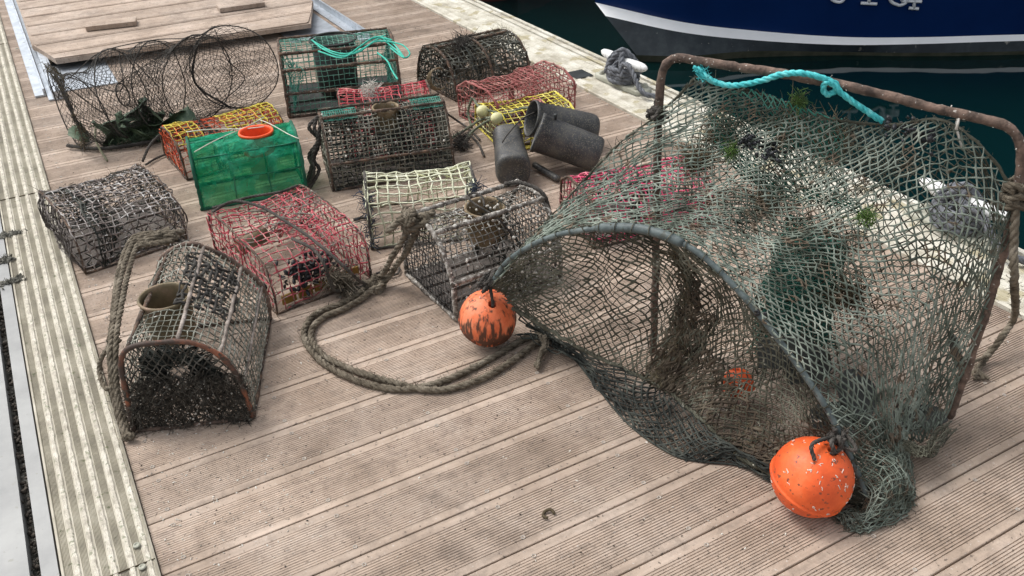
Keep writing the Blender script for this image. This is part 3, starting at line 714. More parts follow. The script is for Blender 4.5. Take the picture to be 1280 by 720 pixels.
# c: dark pot with funnel and green corners
x,y,l,wb,wt,h=sc(1.086,2.963,.446,.267,.089,.245)
prC=[(-wb/2,.004),(-wb/2,h*.42),(-wt/2,h),(wt/2,h),(wb/2,h*.42),(wb/2,.004)]
dn=netmat('encrusted twine',[(.07,.075,.06),(.17,.165,.13),(.33,.31,.26)],(.45,.43,.4),.66)
t,W,N,a_,r_=pot('c','long encrusted house shaped pot with green netting shoulders, in front of the red one',(x,y,-.213,l),roundpoly(prC,1),dn,cell=.0205,r=.0025,wob=.004,jit=.0015,rod=.006,rails=[(wb/2,h*.42),(wt/2,h),(-wt/2,h)],frame=M['rustdk'],ring=(M['ring_old'],.03,0,.054,.10,.004,.05,.018),dense=M['net_dark'],doff=.035,weed=300,clumps=40,inner=(M['net_dark'],.2),floor=(M['slatdk'],4))
mb=MB(); nu,nv=N.shape[:2]; k0,k1=int(nu*.36),int(nu*.64)
tt=np.linspace(0,1,14)
for s0,s1 in ((-.48,-.22),(.24,.48)):
    mb=MB(); G=np.array([[W(yy,h+.007-.03*abs(yy)/wt,s) for s in np.linspace(s0,s1,16)] for yy in np.linspace(-wt*.6,wt*.6,9)]); lattice(mb,G,.0019,'square',4,.001,.003,2,sub=1); build('green_patch',mb,M['net_teal'],t)
# clump of chain and dark rope hanging on its left end
mb=MB(); Q=[at(400,150,.26),at(393,165,.22),at(397,180,.17),at(390,198,.12),at(393,215,.07),at(388,232,.015),at(378,238,.01)]
for k in range(3): rope(mb,[q+rng.normal(0,.010,3)+[0,0,.01] for q in Q],.008,fuzz=140)
solo('rope_clump',mb,M['rope_dk'],'ragged dark rope hanging down the left end of the house shaped encrusted pot','rope')
# a: large open D pot with bucket entrance
x,y=sc(1.213,3.80); L=.485*S_
Wd=.40*S_; hd=.265*S_
ga=netmat('green twine',[(.03,.13,.095),(.10,.26,.20),(.20,.34,.27)],None)
t,W,N,a_,r_=pot('a','large half round green netted trap with a dark tub inside and teal string on top',(x,y,-.27,L),dshape(Wd,hd,3.0),ga,cell=.027,r=.0016,wob=.004,jit=.001,mode='square',frame=M['rustdk'],rod=.0075,rails=[(Wd*.5,hd*.40),(Wd*.46,hd*.76),(-Wd*.36,hd*.93),(Wd*.30,hd*.96)],floor=(M['plate'],3),sag=.004)
c=W(-.02,0,-.02); R0=.115; mb=MB(); th=np.arange(32)*2*PI/32
grid(mb,np.array([[(c[0]+R_*math.cos(q),c[1]+R_*math.sin(q),z) for q in th] for R_,z in ((.0001,.03),(.10,.03),(R0,hd-.015),(R0-.004,hd-.013),(.096,.034),(.0001,.034))]),closed_v=True); tb_=build('tub',mb,M['darkplastic'],t)
mb=MB(); tube(mb,np.array([(c[0]+(R0+.004)*math.cos(q),c[1]+(R0+.004)*math.sin(q),hd-.008) for q in th]),.006,8,closed=True); build('tub_rim',mb,M['plate'],tb_)
mb=MB()
lattice(mb,np.array([[W(Wd*.5*u+.01*math.sin(9*v),hd*(.1+.7*v),-.44+.12*u*v) for v in np.linspace(0,1,22)] for u in np.linspace(-.2,1,18)]),.0018,'diamond',4,.005,.02,8,sub=1); build('bunched_netting',mb,M['net_teal'],t); mb=MB()
lattice(mb,np.array([[W(Wd*.5*u,hd*(.1+.75*v),.46-.1*u*v) for v in np.linspace(0,1,22)] for u in np.linspace(-.2,1,18)]),.0018,'diamond',4,.005,.02,8,sub=1)
build('bunched_netting',mb,M['net_teal'],t)
mb=MB(); zt=hd+.012
for pts in ([(390,50),(405,62),(430,70),(455,60),(475,48),(492,55),(505,72),(497,64),(480,50)],[(392,52),(420,66),(446,66),(470,52),(500,55),(512,66),(505,72),(488,60)],[(400,60),(435,67),(462,50),(482,44)],[(472,66),(484,76),(490,88),(497,99)],[(398,64),(428,72),(450,58),(470,46),(490,50)]):
    rope(mb,[at(px,py,zt+rng.uniform(0,.012)) for px,py in pts],.0038)
solo('teal_string',mb,M['string'],'bright teal string looped over the open green trap','string')
mb=MB(); 
for k in range(160):
    pass
# h: cream pot
x,y,l,wb,wt,h=sc(1.013,2.492,.345,.31,.225,.18)
cn=netmat('cream twine',[(.36,.36,.24),(.56,.57,.42),(.68,.68,.55)],(.25,.25,.16),.66)
t,W,N,a_,r_=pot('h','sagging cream twine pot with loose open mesh, behind the pot with the thick rope',(x,y,-.342,l),trap(wb,wt,h,2),cn,cell=.040,r=.0034,wob=.010,jit=.003,frame=M['rope_dk'],rod=.005,sag=.02)
mb=MB(); fibres(mb,np.array([W(wb/2*math.cos(q),.01+.1*abs(math.sin(q)),-.5) for q in np.linspace(0,3,20)]),220,.022,.0016,.012); build('blue_rope_fray',mb,netmat('blue fray',[(.02,.03,.05),(.06,.08,.12)]),t,kind='stuff')
mb=MB(); fibres(mb,np.array([W(wt/2+.05*u,h*(1-.7*u),.5) for u in np.linspace(0,1,20)]),260,.022,.0016,.010); build('lashing_fray',mb,netmat('blue grey fray',[(.03,.04,.06),(.09,.11,.15)]),t,kind='stuff')
mb=MB(); lattice(mb,N[N.shape[0]//3:2*N.shape[0]//3,N.shape[1]//2:]+np.array([.0,.01,-.012]),.002,'diamond',4,.006,.014,6,sub=1,drop=.1); build('inner_netting',mb,netmat('pale yellow twine',[(.3,.32,.14),(.5,.52,.3)]),t)
# i: dark pot with funnel, centre
x,y,l,wb,wt,h=sc(1.015,2.061,.355,.30,.137,.245)
prI=[(-wb/2,.004),(-wb/2,h*.42),(-wt/2,h),(wt/2,h),(wb/2,h*.5),(wb/2,.004)]
dn2=netmat('grey encrusted twine',[(.07,.06,.05),(.20,.19,.165),(.42,.41,.38)],(.55,.53,.5),.64)
t,W,N,a_,r_=pot('i','dark house shaped pot with a wide round funnel mouth, touching the hooped net',(x,y,.061,l),roundpoly(prI,1),dn2,capnet=netmat('near black twine',[(.02,.02,.02),(.06,.055,.05),(.16,.15,.14)]),cell=.0215,r=.0019,wob=.004,jit=.0015,rod=.0085,rails=[(wb/2,h*.5),(wt/2,h),(-wt/2,h)],frame=mat('crusted frame',[(.05,.043,.035),(.16,.14,.12),(.42,.40,.36)],scale=40,rough=.95,bump=1,dist=.003,speck=(.5,.48,.44),sp_scale=90,sp_at=.6),ring=(M['ring_old'],.05,.0,.066,.11,.004,.08,.022),weed=400,inner=(M['net_dark'],.2),clumps=200,floor=(M['slatdk'],5))
mb=MB(); rope(mb,[W(.05,h+.02,-.02),W(.0,h+.03,.03),W(-.04,h+.03,.02),W(-.03,h+.03,-.06),W(.03,h+.025,-.07),W(.09,h-.02,.05),W(.13,h*.55,.2),W(.15,h*.3,.3)],.0035)
rope(mb,[W(-.07,h+.015,.35),W(.0,h+.035,.42),W(.08,h+.01,.5),W(.09,h*.6,.56),W(.12,h*.4,.53)],.007,fuzz=60)
solo('thin_line',mb,M['rope_dk'],'thin dark line looped over the funnel mouth of the centre pot','line')
# k: old black pot back right
x,y=sc(1.80,3.64); L=.40*S_; Wd=.34*S_; hd=.20*S_
kn=netmat('weedy black twine',[(.03,.03,.024),(.08,.08,.066),(.2,.21,.18)],(.3,.3,.27),.66)
t,W,N,a_,r_=pot('k','weed covered half round old pot beside the pale edging at the back',(x,y,.10,L),dshape(Wd,hd,2.3),kn,cell=.031,r=.0034,wob=.014,jit=.004,frame=M['rustdk'],rod=.007,weed=2600,mode='square',inner=(M['net_dark'],-.2),dense=kn,clumps=60,rails=[(0,hd),(-Wd*.2,hd*.97)],midrib=1)
mb=MB(); fibres(mb,np.array([W(Wd*.25*math.cos(q),hd*(.5+.5*math.sin(q)),-.45+.2*q) for q in np.linspace(0,3,30)]),900,.03,.0018,.016); build('weed_clump',mb,M['rope_dk'],t,kind='stuff')
mb=MB(); c=W(.08,.10,-.56)
for k in range(3):
    tube(mb,np.array([c+np.array([.05*math.cos(q)*(1+.1*k),.02*math.sin(q)+.01*k,.05*math.sin(q)-.005*k]) for q in np.linspace(0,2*PI,30)]),.0035,6)
build('wire_loop',mb,M['ring_old'],t)
# l: faded red pot
x,y,l,wb,wt,h=sc(1.765,3.175,.40,.28,.29,.172)
ln=netmat('faded red twine',[(.24,.06,.055),(.36,.13,.12),(.42,.24,.2)],(.2,.12,.1),.62)
t,W,N,a_,r_=pot('l','faded brick red pot half behind the yellow mesh pot',(x,y,.126,l),trap(wb,wt,h,1),ln,cell=.0295,r=.0026,wob=.009,jit=.003,rod=.0045,frame=ln,inner=(ln,.2),weed=200,floor=(M['slatdk'],4),sag=.022)
# m: yellow
x,y,l,wb,wt,h=sc(1.70,2.985,.32,.33,.29,.122)
yn=netmat('yellow twine bright',[(.48,.40,.05),(.66,.57,.09),(.70,.63,.26)],(.30,.25,.10),.64)
t,W,N,a_,r_=pot('m','bright yellow mesh pot lying in front of the faded red pot',(x,y,-.131,l),trap(wb,wt,h,1),yn,capnet=netmat('pale yellow twine',[(.45,.43,.2),(.62,.6,.35)]),cell=.033,r=.0028,wob=.005,jit=.002,rod=.0045,frame=yn,floor=(M['slatdk'],4),inner=(ln,.2))
for k,(px,py) in enumerate(((603,139),(621,148))):
    c=at(px,py,.145); mb=MB(); d=np.array([.8,.4,-.1]); 
    q=np.linspace(-1,1,9); tube(mb,np.array([c+d*.035*u for u in q]),.028*np.sqrt(np.clip(1-q*q,.05,1)),12)
    solo('pot_float',mb,mat('pale yellow foam %d'%k,[(.55,.52,.25),(.68,.66,.42)],rough=.7,bump=.2),'pale yellow egg shaped float tied on the yellow pot, '+('upper left of the pair' if k==0 else 'lower right of the pair'),'float','small floats on the yellow pot')
# n: magenta
l=.42*S_; yaw=-.157; nx,ny=(1.532-.5*.232*math.cos(yaw))*S_,(2.153-.5*.232*math.sin(yaw))*S_
x,y=nx+l/2*math.cos(yaw),ny+l/2*math.sin(yaw); wb,wt,h=sc(.268,.256,.166)
mg=netmat('magenta twine',[(.42,.03,.09),(.62,.07,.16),(.66,.2,.25)],(.22,.09,.09),.62)
t,W,N,a_,r_=pot('n','magenta twine pot partly hidden behind the left side of the big net',(x,y,yaw,l),trap(wb,wt,h,1),mg,capnet=netmat('dirty magenta twine',[(.08,.06,.04),(.22,.09,.08),(.36,.12,.14)]),cell=.032,r=.0026,wob=.004,jit=.002,rod=.005,frame=M['rustdk'],floor=(M['slatdk'],3),weed=250,inner=(M['net_dark'],-.2))
mb=MB(); fibres(mb,np.array([W(.03,h*.7,-.05+.02*k) for k in range(5)]),300,.03,.002,.02); build('rope_bundle',mb,M['rope_dk'],t,kind='stuff')
# j: front-left pot, built between two measured end hoops
def potj():
    b0,b1,b2=at(168,541),at(317,524),at(338,400); b3=b0+b2-b1
    near=[b0]+[onv(px,py,b0,b1) for px,py in ((158,492),(151,452),(163,434),(200,428),(240,428),(278,447),(301,478))]+[b1]
    far=[b3]+[None]*3+[None]*4+[b2]
    fp=[onv(px,py,b3,b2) for px,py in ((235,304),(262,312),(300,333),(330,362))]
    left=[b3+(near[k]-b0) for k in (1,2,3)]
    far=[b3]+left+fp+[b2]
    near=spline(near,60); far=spline(far,60)
    near=resample(near,60); far=resample(far,60); near[:,2]=near[:,2].clip(.005); far[:,2]=far[:,2].clip(.005)
    c=(b0+b1+b2+b3)/4; c[2]=0
    t=thing('lobster_pot','front left pot with an orange edged hoop, open round funnel and worn black netting','lobster pot',c,GP)
    nj=netmat('grey green twine',[(.08,.08,.062),(.19,.19,.155),(.36,.36,.31)],(.5,.49,.44),.66)
    C=np.array([near,near*.5+far*.5-np.array([0,0,.004]),far])
    G=surf(np.transpose(C,(1,0,2)),44,20)
    def hole(P):
        q=at(268,352,.21); return (np.linalg.norm(P[:,:2]-q[:2],axis=1)<.0)
    q0=at(206,373,near[:,2].max()-.004); mb=MB(); lattice(mb,G,.0018,'square',4,.0015,.004,4,sub=1,rvar=.3,hole=lambda P:(np.hypot(P[:,0]-q0[0],P[:,1]-q0[1])<.074)&(P[:,2]>.12)); build('side_netting',mb,nj,t)
    # torn black patch with larger holes
    mb=MB(); lattice(mb,G[22:32,7:19]+np.array([0,0,.003]),.0042,'square',4,.003,.006,4,sub=2,drop=.12); build('black_patch',mb,M['net_black'],t)
    # end nets
    for nm,E,mt in (('end_netting',near,netmat('fouled black twine',[(.02,.018,.014),(.055,.05,.04),(.17,.16,.14)],(.4,.38,.35),.68)),('end_netting',far,nj)):
        cc=E.mean(0); n=np.cross(E[0]-E[-1],[0,0,1.]); n/=np.linalg.norm(n)
        u=(E[-1]-E[0]); u/=np.linalg.norm(u)
        poly=np.stack([(E-E[0])@u,E[:,2]],-1); mb=MB(); pts=[]
        for ang in (.95,PI-.95):
            for p,q in clip_lines(poly,ang,.019):
                m=max(3,int(np.linalg.norm(q-p)/.018)); tt=np.linspace(0,1,m)[:,None]; Q=p+(q-p)*tt
                Z=E[0]+u*Q[:,:1]+np.array([0,0,1.])*Q[:,1:]; Z+=vnoise(Z,12,8)*.012+rng.normal(0,.002,Z.shape); Z[:,2]=Z[:,2].clip(.003)
                tube(mb,Z,.0019*(1+.3*rng.normal(0,1,m)).clip(.5,2),4); pts.append(Z)
        build(nm,mb,mt,t)
        if E is near:
            P=np.concatenate(pts); w=(P[:,2]<.17)
            mb=MB(); fibres(mb,P[w],4200,.015,.0010,.005); lattice(mb,np.array([[E[0]*(1-a_)+E[-1]*a_+np.array([0,0,(.005+.17*b_)*(1-abs(2*a_-1)**4*b_)])+n*.006 for b_ in np.linspace(0,1,16)] for a_ in np.linspace(.02,.98,26)]),.0022,'diamond',4,.005,.01,3); build('seaweed_growth',mb,mat('black weed',[(.02,.017,.013),(.065,.056,.044),(.17,.155,.13)],scale=60,rough=.9,bump=0),t,kind='stuff')
            mb=MB(); k=rng.integers(0,w.sum(),130); blobs(mb,P[w][k]+rng.normal(0,.004,(130,3)),.0024); build('shell_growth',mb,M['shell'],t,kind='stuff')
            # dark inner net behind it
            mb=MB()
            for k in range(26):
                Z=np.array([E[int(i)]*(1-f)+cc*f for i,f in zip(np.linspace(4,56,24),.25+.6*rng.random(24))])+n*rng.uniform(-.06,-.01)*np.sign(n@(far.mean(0)-cc))*-1
                tube(mb,Z,.0025,4)
            build('inner_netting',mb,M['net_dark'],t)
    def rodm(nm,Q,rad,mt,closed=False):
        Q=np.array(Q); Q=Q+vnoise(Q,12,5)*.0025; mb=MB(); tube(mb,Q,rad*(1+.12*rng.normal(0,1,len(Q))).clip(.7,1.5),8,closed=closed); build(nm,mb,mt,t)
    rodm('end_hoop',near,.0075,M['orangeedge']); rodm('end_hoop',far,.0075,M['rust'])
    def px_(P):
        c=R@(np.array(P)-EYE); return np.array([640+FP*c[0]/c[2],360-FP*c[1]/c[2]])
    def nr(Cv,q): return Cv[min(range(60),key=lambda k:np.hypot(*(px_(Cv[k])-np.array(q))))]
    for A_,B_,mt,rr_ in (((222,426),(254,309),M['palerod'],.006),((277,446),(302,335),M['palerod'],.006),((303,482),(325,358),M['palerod'],.0045),((160,440),(205,312),M['rustdk'],.006),((168,541),(200,420),M['rustdk'],.006),((317,524),(338,400),M['rustdk'],.006)):
        rodm('rail',np.linspace(nr(near,A_),nr(far,B_),20),rr_,mt)
    rodm('cross_bar',np.linspace(near[0],near[-1],16),.006,M['rust']); rodm('cross_bar',np.linspace(far[0],far[-1],16),.006,M['rustdk'])
    # funnel: centre measured on the picture, at the height of the side netting
    zt=near[:,2].max()-.004; c=at(206,373,zt); th=np.arange(36)*2*PI/36; R0=.072
    mb=MB(); grid(mb,np.array([[(c[0]+r_*math.cos(q),c[1]+r_*math.sin(q),zt+z) for q in th] for r_,z in ((.062,-.13),(R0-.001,-.002),(R0+.003,.006),(R0,.011),(R0-.005,.009),(R0-.006,0),(.058,-.13))]),closed_v=True)
    build('entrance_ring',mb,M['ring_or'],t)
    mb=MB(); grid(mb,np.array([[(c[0]+r_*math.cos(q),c[1]+r_*math.sin(q),zt-.125) for q in th] for r_ in (.058,.0001)]),closed_v=True); build('funnel_base',mb,M['weed'],t)
    return near,far,t
near,far,tj=potj()
# ================================================================== TUBS on the right of the pots
def jug(label,A,B,r0,r1,openA,flat=1.,name='plastic_tub',sq=2.0):
    """barrel from A (mouth) to B (base)"""
    A=np.array(A);B=np.array(B); ax=(B-A); L=np.linalg.norm(ax); ax/=L
    u=np.cross(ax,[0,0,1.]); u/=np.linalg.norm(u); v=np.cross(u,ax)
    t=thing(name,label,'plastic tub',((A+B)/2)*[1,1,0],'dark plastic tubs dumped together')
    th=np.arange(40)*2*PI/40
    def ring(s,r): 
        c=A+ax*L*s; ct,st=np.cos(th),np.sin(th)
        k=(np.abs(ct)**sq+np.abs(st)**sq)**(-1/sq)
        return c+np.outer(r*ct*k,u)+np.outer(r*st*k*flat,v)
    out=[(-.0,r0*1.04),(.02,r0*1.06),(.05,r0*1.05),(.06,r0),(.5,(r0+r1)/2),(.9,r1),(.97,r1*.96),(1.,r1*.86),(1.005,r1*.6),(.985,r1*.5),(.98,.001)]
    G=[ring(s,r) for s,r in out]
    if openA: G=[ring(s,r) for s,r in ((.9,.001),(.88,r1*.9),(.5,(r0+r1)/2-.004),(.03,r0*.95),(0,r0*.99))]+G
    else: G=[ring(.0,.001),ring(-.002,r0*.7),ring(0,r0*.95)]+G
    mb=MB(); G=np.array(G); G+=(vnoise(G,8,4)*.003).reshape(G.shape); grid(mb,G[:,::-1],closed_v=True); bd=build('tub_body',mb,M['bucket'],t)
    return t,ring,u,v,ax,A,L
def knob(t,c,n):
    mb=MB(); tube(mb,np.array([c,c+n*.012,c+n*.02,c+n*.024]),np.array([.006,.006,.009,.008]),10); build('knob',mb,M['darkplastic'],t)
tA=jug('octagonal dark grey tub standing its round base toward the cream pot',at(634,172,.09),at(642,214,.075),.062,.074,False,sq=3.0)
tB=jug('dark grey tub on its side with its open mouth turned left, lowest of the pair',at(671,165,.178),at(749,194,.078),.082,.078,True)
tC=jug('dark tub lying behind the other open tub against the yellow pot',at(663,148,.176),at(742,164,.078),.078,.076,True)
knob(tB[0],onv(693,150,tB[5],tB[5]+tB[4]),np.array([0,0,1.])) if False else None
c=tB[5]+tB[4]*.055; knob(tB[0],c+tB[3]*.083*(1 if tB[3][2]>0 else -1),np.array([0,0,1.]))
def handle(t,p,q,up):
    mb=MB(); m=(p+q)/2+np.array([0,0,up]); tube(mb,spline([p,p*.7+m*.3+[0,0,up*.3],m,q*.7+m*.3,q],20),.0035,6); build('wire_handle',mb,M['rope_dk'],t)
handle(tA[0],at(628,178,.16),at(676,137,.17),.03)
mb=MB(); P=np.linspace(at(668,206,.025),at(698,224,.02),10); tube(mb,P,.014,12); solo('pipe_offcut',mb,M['bucket'],'short dark pipe poking out from under the open tub','pipe')
# ================================================================== HOOPED FYKE NET, far left
def fyke():
    t=thing('fyke_net','collapsed fine black fyke net on round hoops, lying beside the ramp platform','fish net',at(210,165))
    # hoops: foot point on the deck, radius, facing yaw, lean
    def hoop(foot,r,yaw,lean,sq=1.):
        f=at(*foot); w=np.array([math.cos(yaw),math.sin(yaw),0]); n=np.array([-w[1],w[0],0]); up=np.array([0,0,1.])*math.cos(lean)+n*math.sin(lean)
        c=f+up*r*sq; th=np.arange(48)*2*PI/48-PI/2
        return np.array([c+w*r*math.cos(q)+up*r*sq*math.sin(q) for q in th])
    K=[hoop((100,186),.175,1.72,.05,1.15),hoop((140,178),.18,1.25,.35,1.0),hoop((178,170),.215,1.0,.2,1.0),hoop((215,160),.215,.85,.05,1.0),hoop((258,150),.215,.5,-.05,1.0),hoop((303,136),.215,-.35,0.02,1.0)]
    for h in K:
        mb=MB(); Q=h+vnoise(h,8,3)*.006; Q[:,2]=Q[:,2].clip(.006); tube(mb,Q,.0030,7,closed=True); build('hoop',mb,M['rope_dk'],t)
    C=np.array([k[list(range(0,48,4))+[0]] for k in K])   # 6 x 13
    # netting pinched between hoops
    rows=[]
    for i in range(len(C)-1):
        rows.append(C[i]); m=(C[i]+C[i+1])/2; cm=m.mean(0); rows.append(cm+(m-cm)*.88+np.array([0,0,-.006]))
    rows.append(C[-1]); G=surf(np.array(rows),96,74); G+=(vnoise(G,6,2)*.018).reshape(G.shape); G[:,:,2]=G[:,:,2].clip(.004)
    mb=MB(); lattice(mb,G,.0011,'diamond',3,.002,.006,2,sub=1); build('netting',mb,M['net_black'],t)
    # end cap on the right hoop, funnel inside
    k=K[-1]; c=k.mean(0)+np.array([-.02,-.01,-.03]); G=np.array([[k[(i)%48]*(1-f)+c*f for i in range(0,49)] for f in np.linspace(0,.96,18)])
    mb=MB(); lattice(mb,G,.0011,'diamond',3,.001,.01,2); build('end_netting',mb,M['net_black'],t)
    c=K[2].mean(0)+np.array([0,0,.0]); k=K[4]
    G=np.array([[k[i%48]*(1-f)+(c+(K[2][i%48]-c)*.25)*f for i in range(0,49)] for f in np.linspace(0,1,30)])
    mb=MB(); lattice(mb,G,.0009,'diamond',3,.002,.012,4); tube(mb,c+(K[2]-c)*.25,.0035,6,closed=True); build('inner_funnel',mb,M['net_black'],t)
    # gathered skirt at the left and dark cords
    A=K[0]; top=at(88,66,.40)
    k0=K[0]; G=np.array([[k0[i]*(1-f)+(K[1][i]*.5+k0[i]*.5)*f+np.array([0,0,-.05*math.sin(PI*f)]) for i in range(14,36)] for f in np.linspace(0,1,14)])
    mb=MB(); lattice(mb,G,.0014,'diamond',3,.004,.02,4); build('gathered_netting',mb,M['net_black'],t)
    for pts in ([K[0][24],K[1][26],K[2][24],K[3][22],K[4][24],K[5][26]],[K[5][26],K[5][26]+[.03,-.02,-.16],K[5].mean(0)+[.02,0,-.08],K[5][44]],[K[3].mean(0),K[2][18],K[2].mean(0)+[0,0,.03],K[1][22]],[K[0][30],K[1][8],K[2][6],K[3][40]]):
        mb=MB(); rope(mb,np.array(pts)+rng.normal(0,.008,(len(pts),3)),.0024,fuzz=50); build('cord',mb,M['rope_dk'],t)
    mb=MB(); P=K[0]; fibres(mb,P[20:44],260,.018,.0012,.01); build('weed_growth',mb,M['weed'],t,kind='stuff')
    mb=MB(); rope(mb,[at(84,182,.02),at(120,186,.015),at(160,182,.02),at(200,174,.02),at(232,160,.03)],.009,fuzz=220); rope(mb,[K[5][30],K[5][38],K[5][46]],.006,fuzz=60); build('foot_rope',mb,M['net_black'],t)
    # leaves
    t2=thing('leafy_branch','dark green leafy branch caught in the bottom of the black fyke net','plant',at(170,175))
    for px,py,s,an,z in ((100,165,.06,1.4,.06),(150,150,.07,.3,.08),(165,142,.08,1.0,.10),(180,152,.08,.1,.07),(195,145,.09,2.1,.09),(205,158,.07,.8,.05),(175,168,.07,2.6,.05),(145,168,.07,.4,.05),(158,160,.08,1.7,.06),(215,150,.07,.2,.07),(232,148,.06,1.1,.08),(188,162,.09,3.0,.05),(130,160,.05,2.3,.08),(170,135,.06,.6,.13)):
        c=at(px,py,z); s*=1.35; w=np.array([math.cos(an),math.sin(an),rng.uniform(-.1,.7)]); w/=np.linalg.norm(w); sd=np.cross(w,[.4,.7,.6]); sd/=np.linalg.norm(sd); nn=np.cross(w,sd)
        G=[]
        for u in np.linspace(-1,1,11):
            hw=s*.62*(1-u*u)**.7*(1-.25*u)*(1+.12*math.sin(u*14))
            G.append([c+w*s*u+sd*hw*q+nn*(s*.18*q*q-.15*s*u*u+.05*s*math.sin(5*u+3*q)) for q in np.linspace(-1,1,7)])
        mb=MB(); G=np.array(G); G[:,:,2]=G[:,:,2].clip(.008); grid(mb,G); build('leaf',mb,M['leaf'],t2)
    mb=MB(); tube(mb,spline([at(120,156,.05),at(119,172,.04),at(124,185,.02),at(134,201,.006)],16),.005,7); tube(mb,spline([at(112,158,.08),at(135,155,.08),at(158,160,.05)],14),.004,6); build('stalk',mb,M['stalk'],t2)
    mb=MB(); fibres(mb,np.array([at(x_,y_,.03) for x_,y_ in zip(np.linspace(140,225,30),np.linspace(178,165,30))]),600,.02,.0016,.016); build('leaf_litter',mb,M['leaf'],t2,kind='stuff')
fyke()
# ================================================================== THE BIG NET
def bignet():
    FA,FB=at(815,440),at(1185,525)                     # feet of the steel frame
    HA,HB=at(614,432),at(1088,640)                     # ends of the plastic hoop projected on the deck
    t=thing('landing_net','big green grey net slung between a rusty steel frame and a grey plastic hoop','fish net',(FA+FB)/2)
    F=lambda x_,y_: onv(x_,y_,FA,FB)
    # steel frame
    fr=[FA,F(818,400),F(820,300),F(822,200),F(824,125),F(826,98),F(833,80),F(850,72),F(880,78),F(960,90),F(1060,108),F(1160,133),F(1235,151),F(1262,160),F(1276,178),F(1277,205),F(1268,260),F(1238,370),F(1205,470),F(1187,522)]
    Q=aspline(fr,.012); Q=Q+vnoise(Q,9,5)*.003; mb=MB(); tube(mb,Q,.0115*(1+.07*rng.normal(0,1,len(Q))),12); sf=build('steel_frame',mb,M['rust'],t)
    mb=MB(); k=rng.integers(0,len(Q),150); blobs(mb,Q[k]+rng.normal(0,1,(150,3))*.0078,.0014,5,(1.5,1,.6)); build('barnacles',mb,M['shell'],sf,kind='stuff')
    # hoop
    Hh=lambda x_,y_: onv(x_,y_,HA,HB)
    hp=[(612,358),(640,322),(700,293),(790,285),(860,308),(915,355),(970,420),(1030,505),(1062,570),(1085,622)]
    hoop=[Hh(*p) for p in hp]
    Q=aspline(hoop,.01); mb=MB(); tube(mb,Q,.0078,12); ph=build('plastic_hoop',mb,M['hoop'],t)
    mb=MB(); k=int(len(Q)*.33); tube(mb,Q[k:k+26],.0125*np.r_[.85,np.ones(24),.85],12); build('hoop_sleeve',mb,M['hoop'],ph)
    # lashings round the hoop
    T=np.gradient(Q,axis=0); T/=np.linalg.norm(T,axis=1)[:,None]
    for i in range(6,len(Q)-4,5):
        u=np.cross(T[i],[0,0,1.]); u/=np.linalg.norm(u); v=np.cross(T[i],u); r0=.0115+(.004 if k<=i<k+26 else 0); j=rng.normal(0,.004); mb=MB()
        tube(mb,np.array([Q[i]+r0*(math.cos(q)*u+math.sin(q)*v)+T[i]*(j*math.sin(q)+.003*q/6) for q in np.linspace(0,2*PI,14)]),.0014,5); build('lashing',mb,M['net_front'],ph)
    def noisy(G,amp=.012,s=5.,seed=1):
        G=G+(vnoise(G,s,seed)*amp).reshape(G.shape); G[...,2]=np.maximum(G[...,2],.004); return G
    # S1 upper sheet hoop -> frame
    top=[F(868,98),F(930,113),F(985,129),F(1040,146),F(1110,158),F(1195,155),F(1262,240),F(1240,370),F(1190,515)]
    hpp=[(612,358),(660,308),(730,286),(800,286),(862,310),(935,378),(1005,468),(1050,545),(1086,622)]
    r0=np.array([Hh(*p) for p in hpp]); r3=np.array(top)
    rows=[r0]
    sagw=np.array([-.25,.0,.5,.9,1.2,1.3,1.0,.5,0])
    for f in (.2,.4,.6,.8):
        m=r0*(1-f)+r3*f; m[:,2]-=sagw*.10*math.sin(PI*f)*(.9 if f<.5 else 1.1); rows.append(m)
    rows.append(r3); C=np.array(rows)
    # bottom right: the sheet runs down to the deck
    for i,(px,py) in zip((1,2,3,4),((1130,640),(1131,600),(1133,562),(1155,552))): C[i,-1]=at(px,py,.006)
    for i,(px,py,z) in zip((1,2,3,4),((1098,560,.10),(1118,535,.14),(1140,500,.18),(1170,455,.22))): C[i,-2]=at(px,py,z)
    G=surf(np.transpose(C,(1,0,2)),112,64)
    # folds
    aa=np.arange(113)[:,None]/112; bb=np.arange(65)[None]/64; env=np.sin(PI*bb)
    n=np.array([FB[1]-FA[1],FA[0]-FB[0],0]); n/=np.linalg.norm(n)
    G+=(env*(.008*np.sin(31*aa+5*bb)+.005*np.sin(57*aa-9*bb)))[...,None]*np.array([0,0,1.])
    G+=(env*(.006*np.sin(44*aa+7*bb)))[...,None]*n
    G=noisy(G,.012)
    mb=MB(); lattice(mb,G,.0018,'diamond',5,.0022,.006,3,sub=2,rvar=.25,drop=.002); KN=G+rng.normal(0,.0005,G.shape); ii,jj=np.indices(G.shape[:2]); kk=((ii+jj)%2==0); blobs(mb,G[kk][rng.random(kk.sum())<.0],.003); build('top_netting',mb,M['net_top'],t)
    S1=G
    for nm,E in (('edge_cord',G[:,-1]),('edge_cord',G[0])):
        mb=MB(); tube(mb,E+rng.normal(0,.001,E.shape),.0032*(1+.3*rng.normal(0,1,len(E))).clip(.6,2),6); fibres(mb,E,200,.012,.001,.004); build(nm,mb,M['net_front'],t)
    G3=noisy(G[34:70:1,24:60]+np.array([0,0,-.02]),.03,4,21); mb=MB(); lattice(mb,G3[:, ::1],.0012,'diamond',4,.003,.01,12,sub=1,rvar=.3,drop=.02); build('lower_layer',mb,M['net_front'],t)
    # S2 front panel: hoop -> foot line, gathered towards the middle
    f0=[(612,358),(665,306),(730,286),(790,285),(850,303),(910,350),(975,428),(1035,515),(1062,572),(1085,622)]
    f1=[(640,385),(690,415),(745,446),(800,470),(824,482),(845,497),(876,524),(925,570),(985,604),(1078,630)]
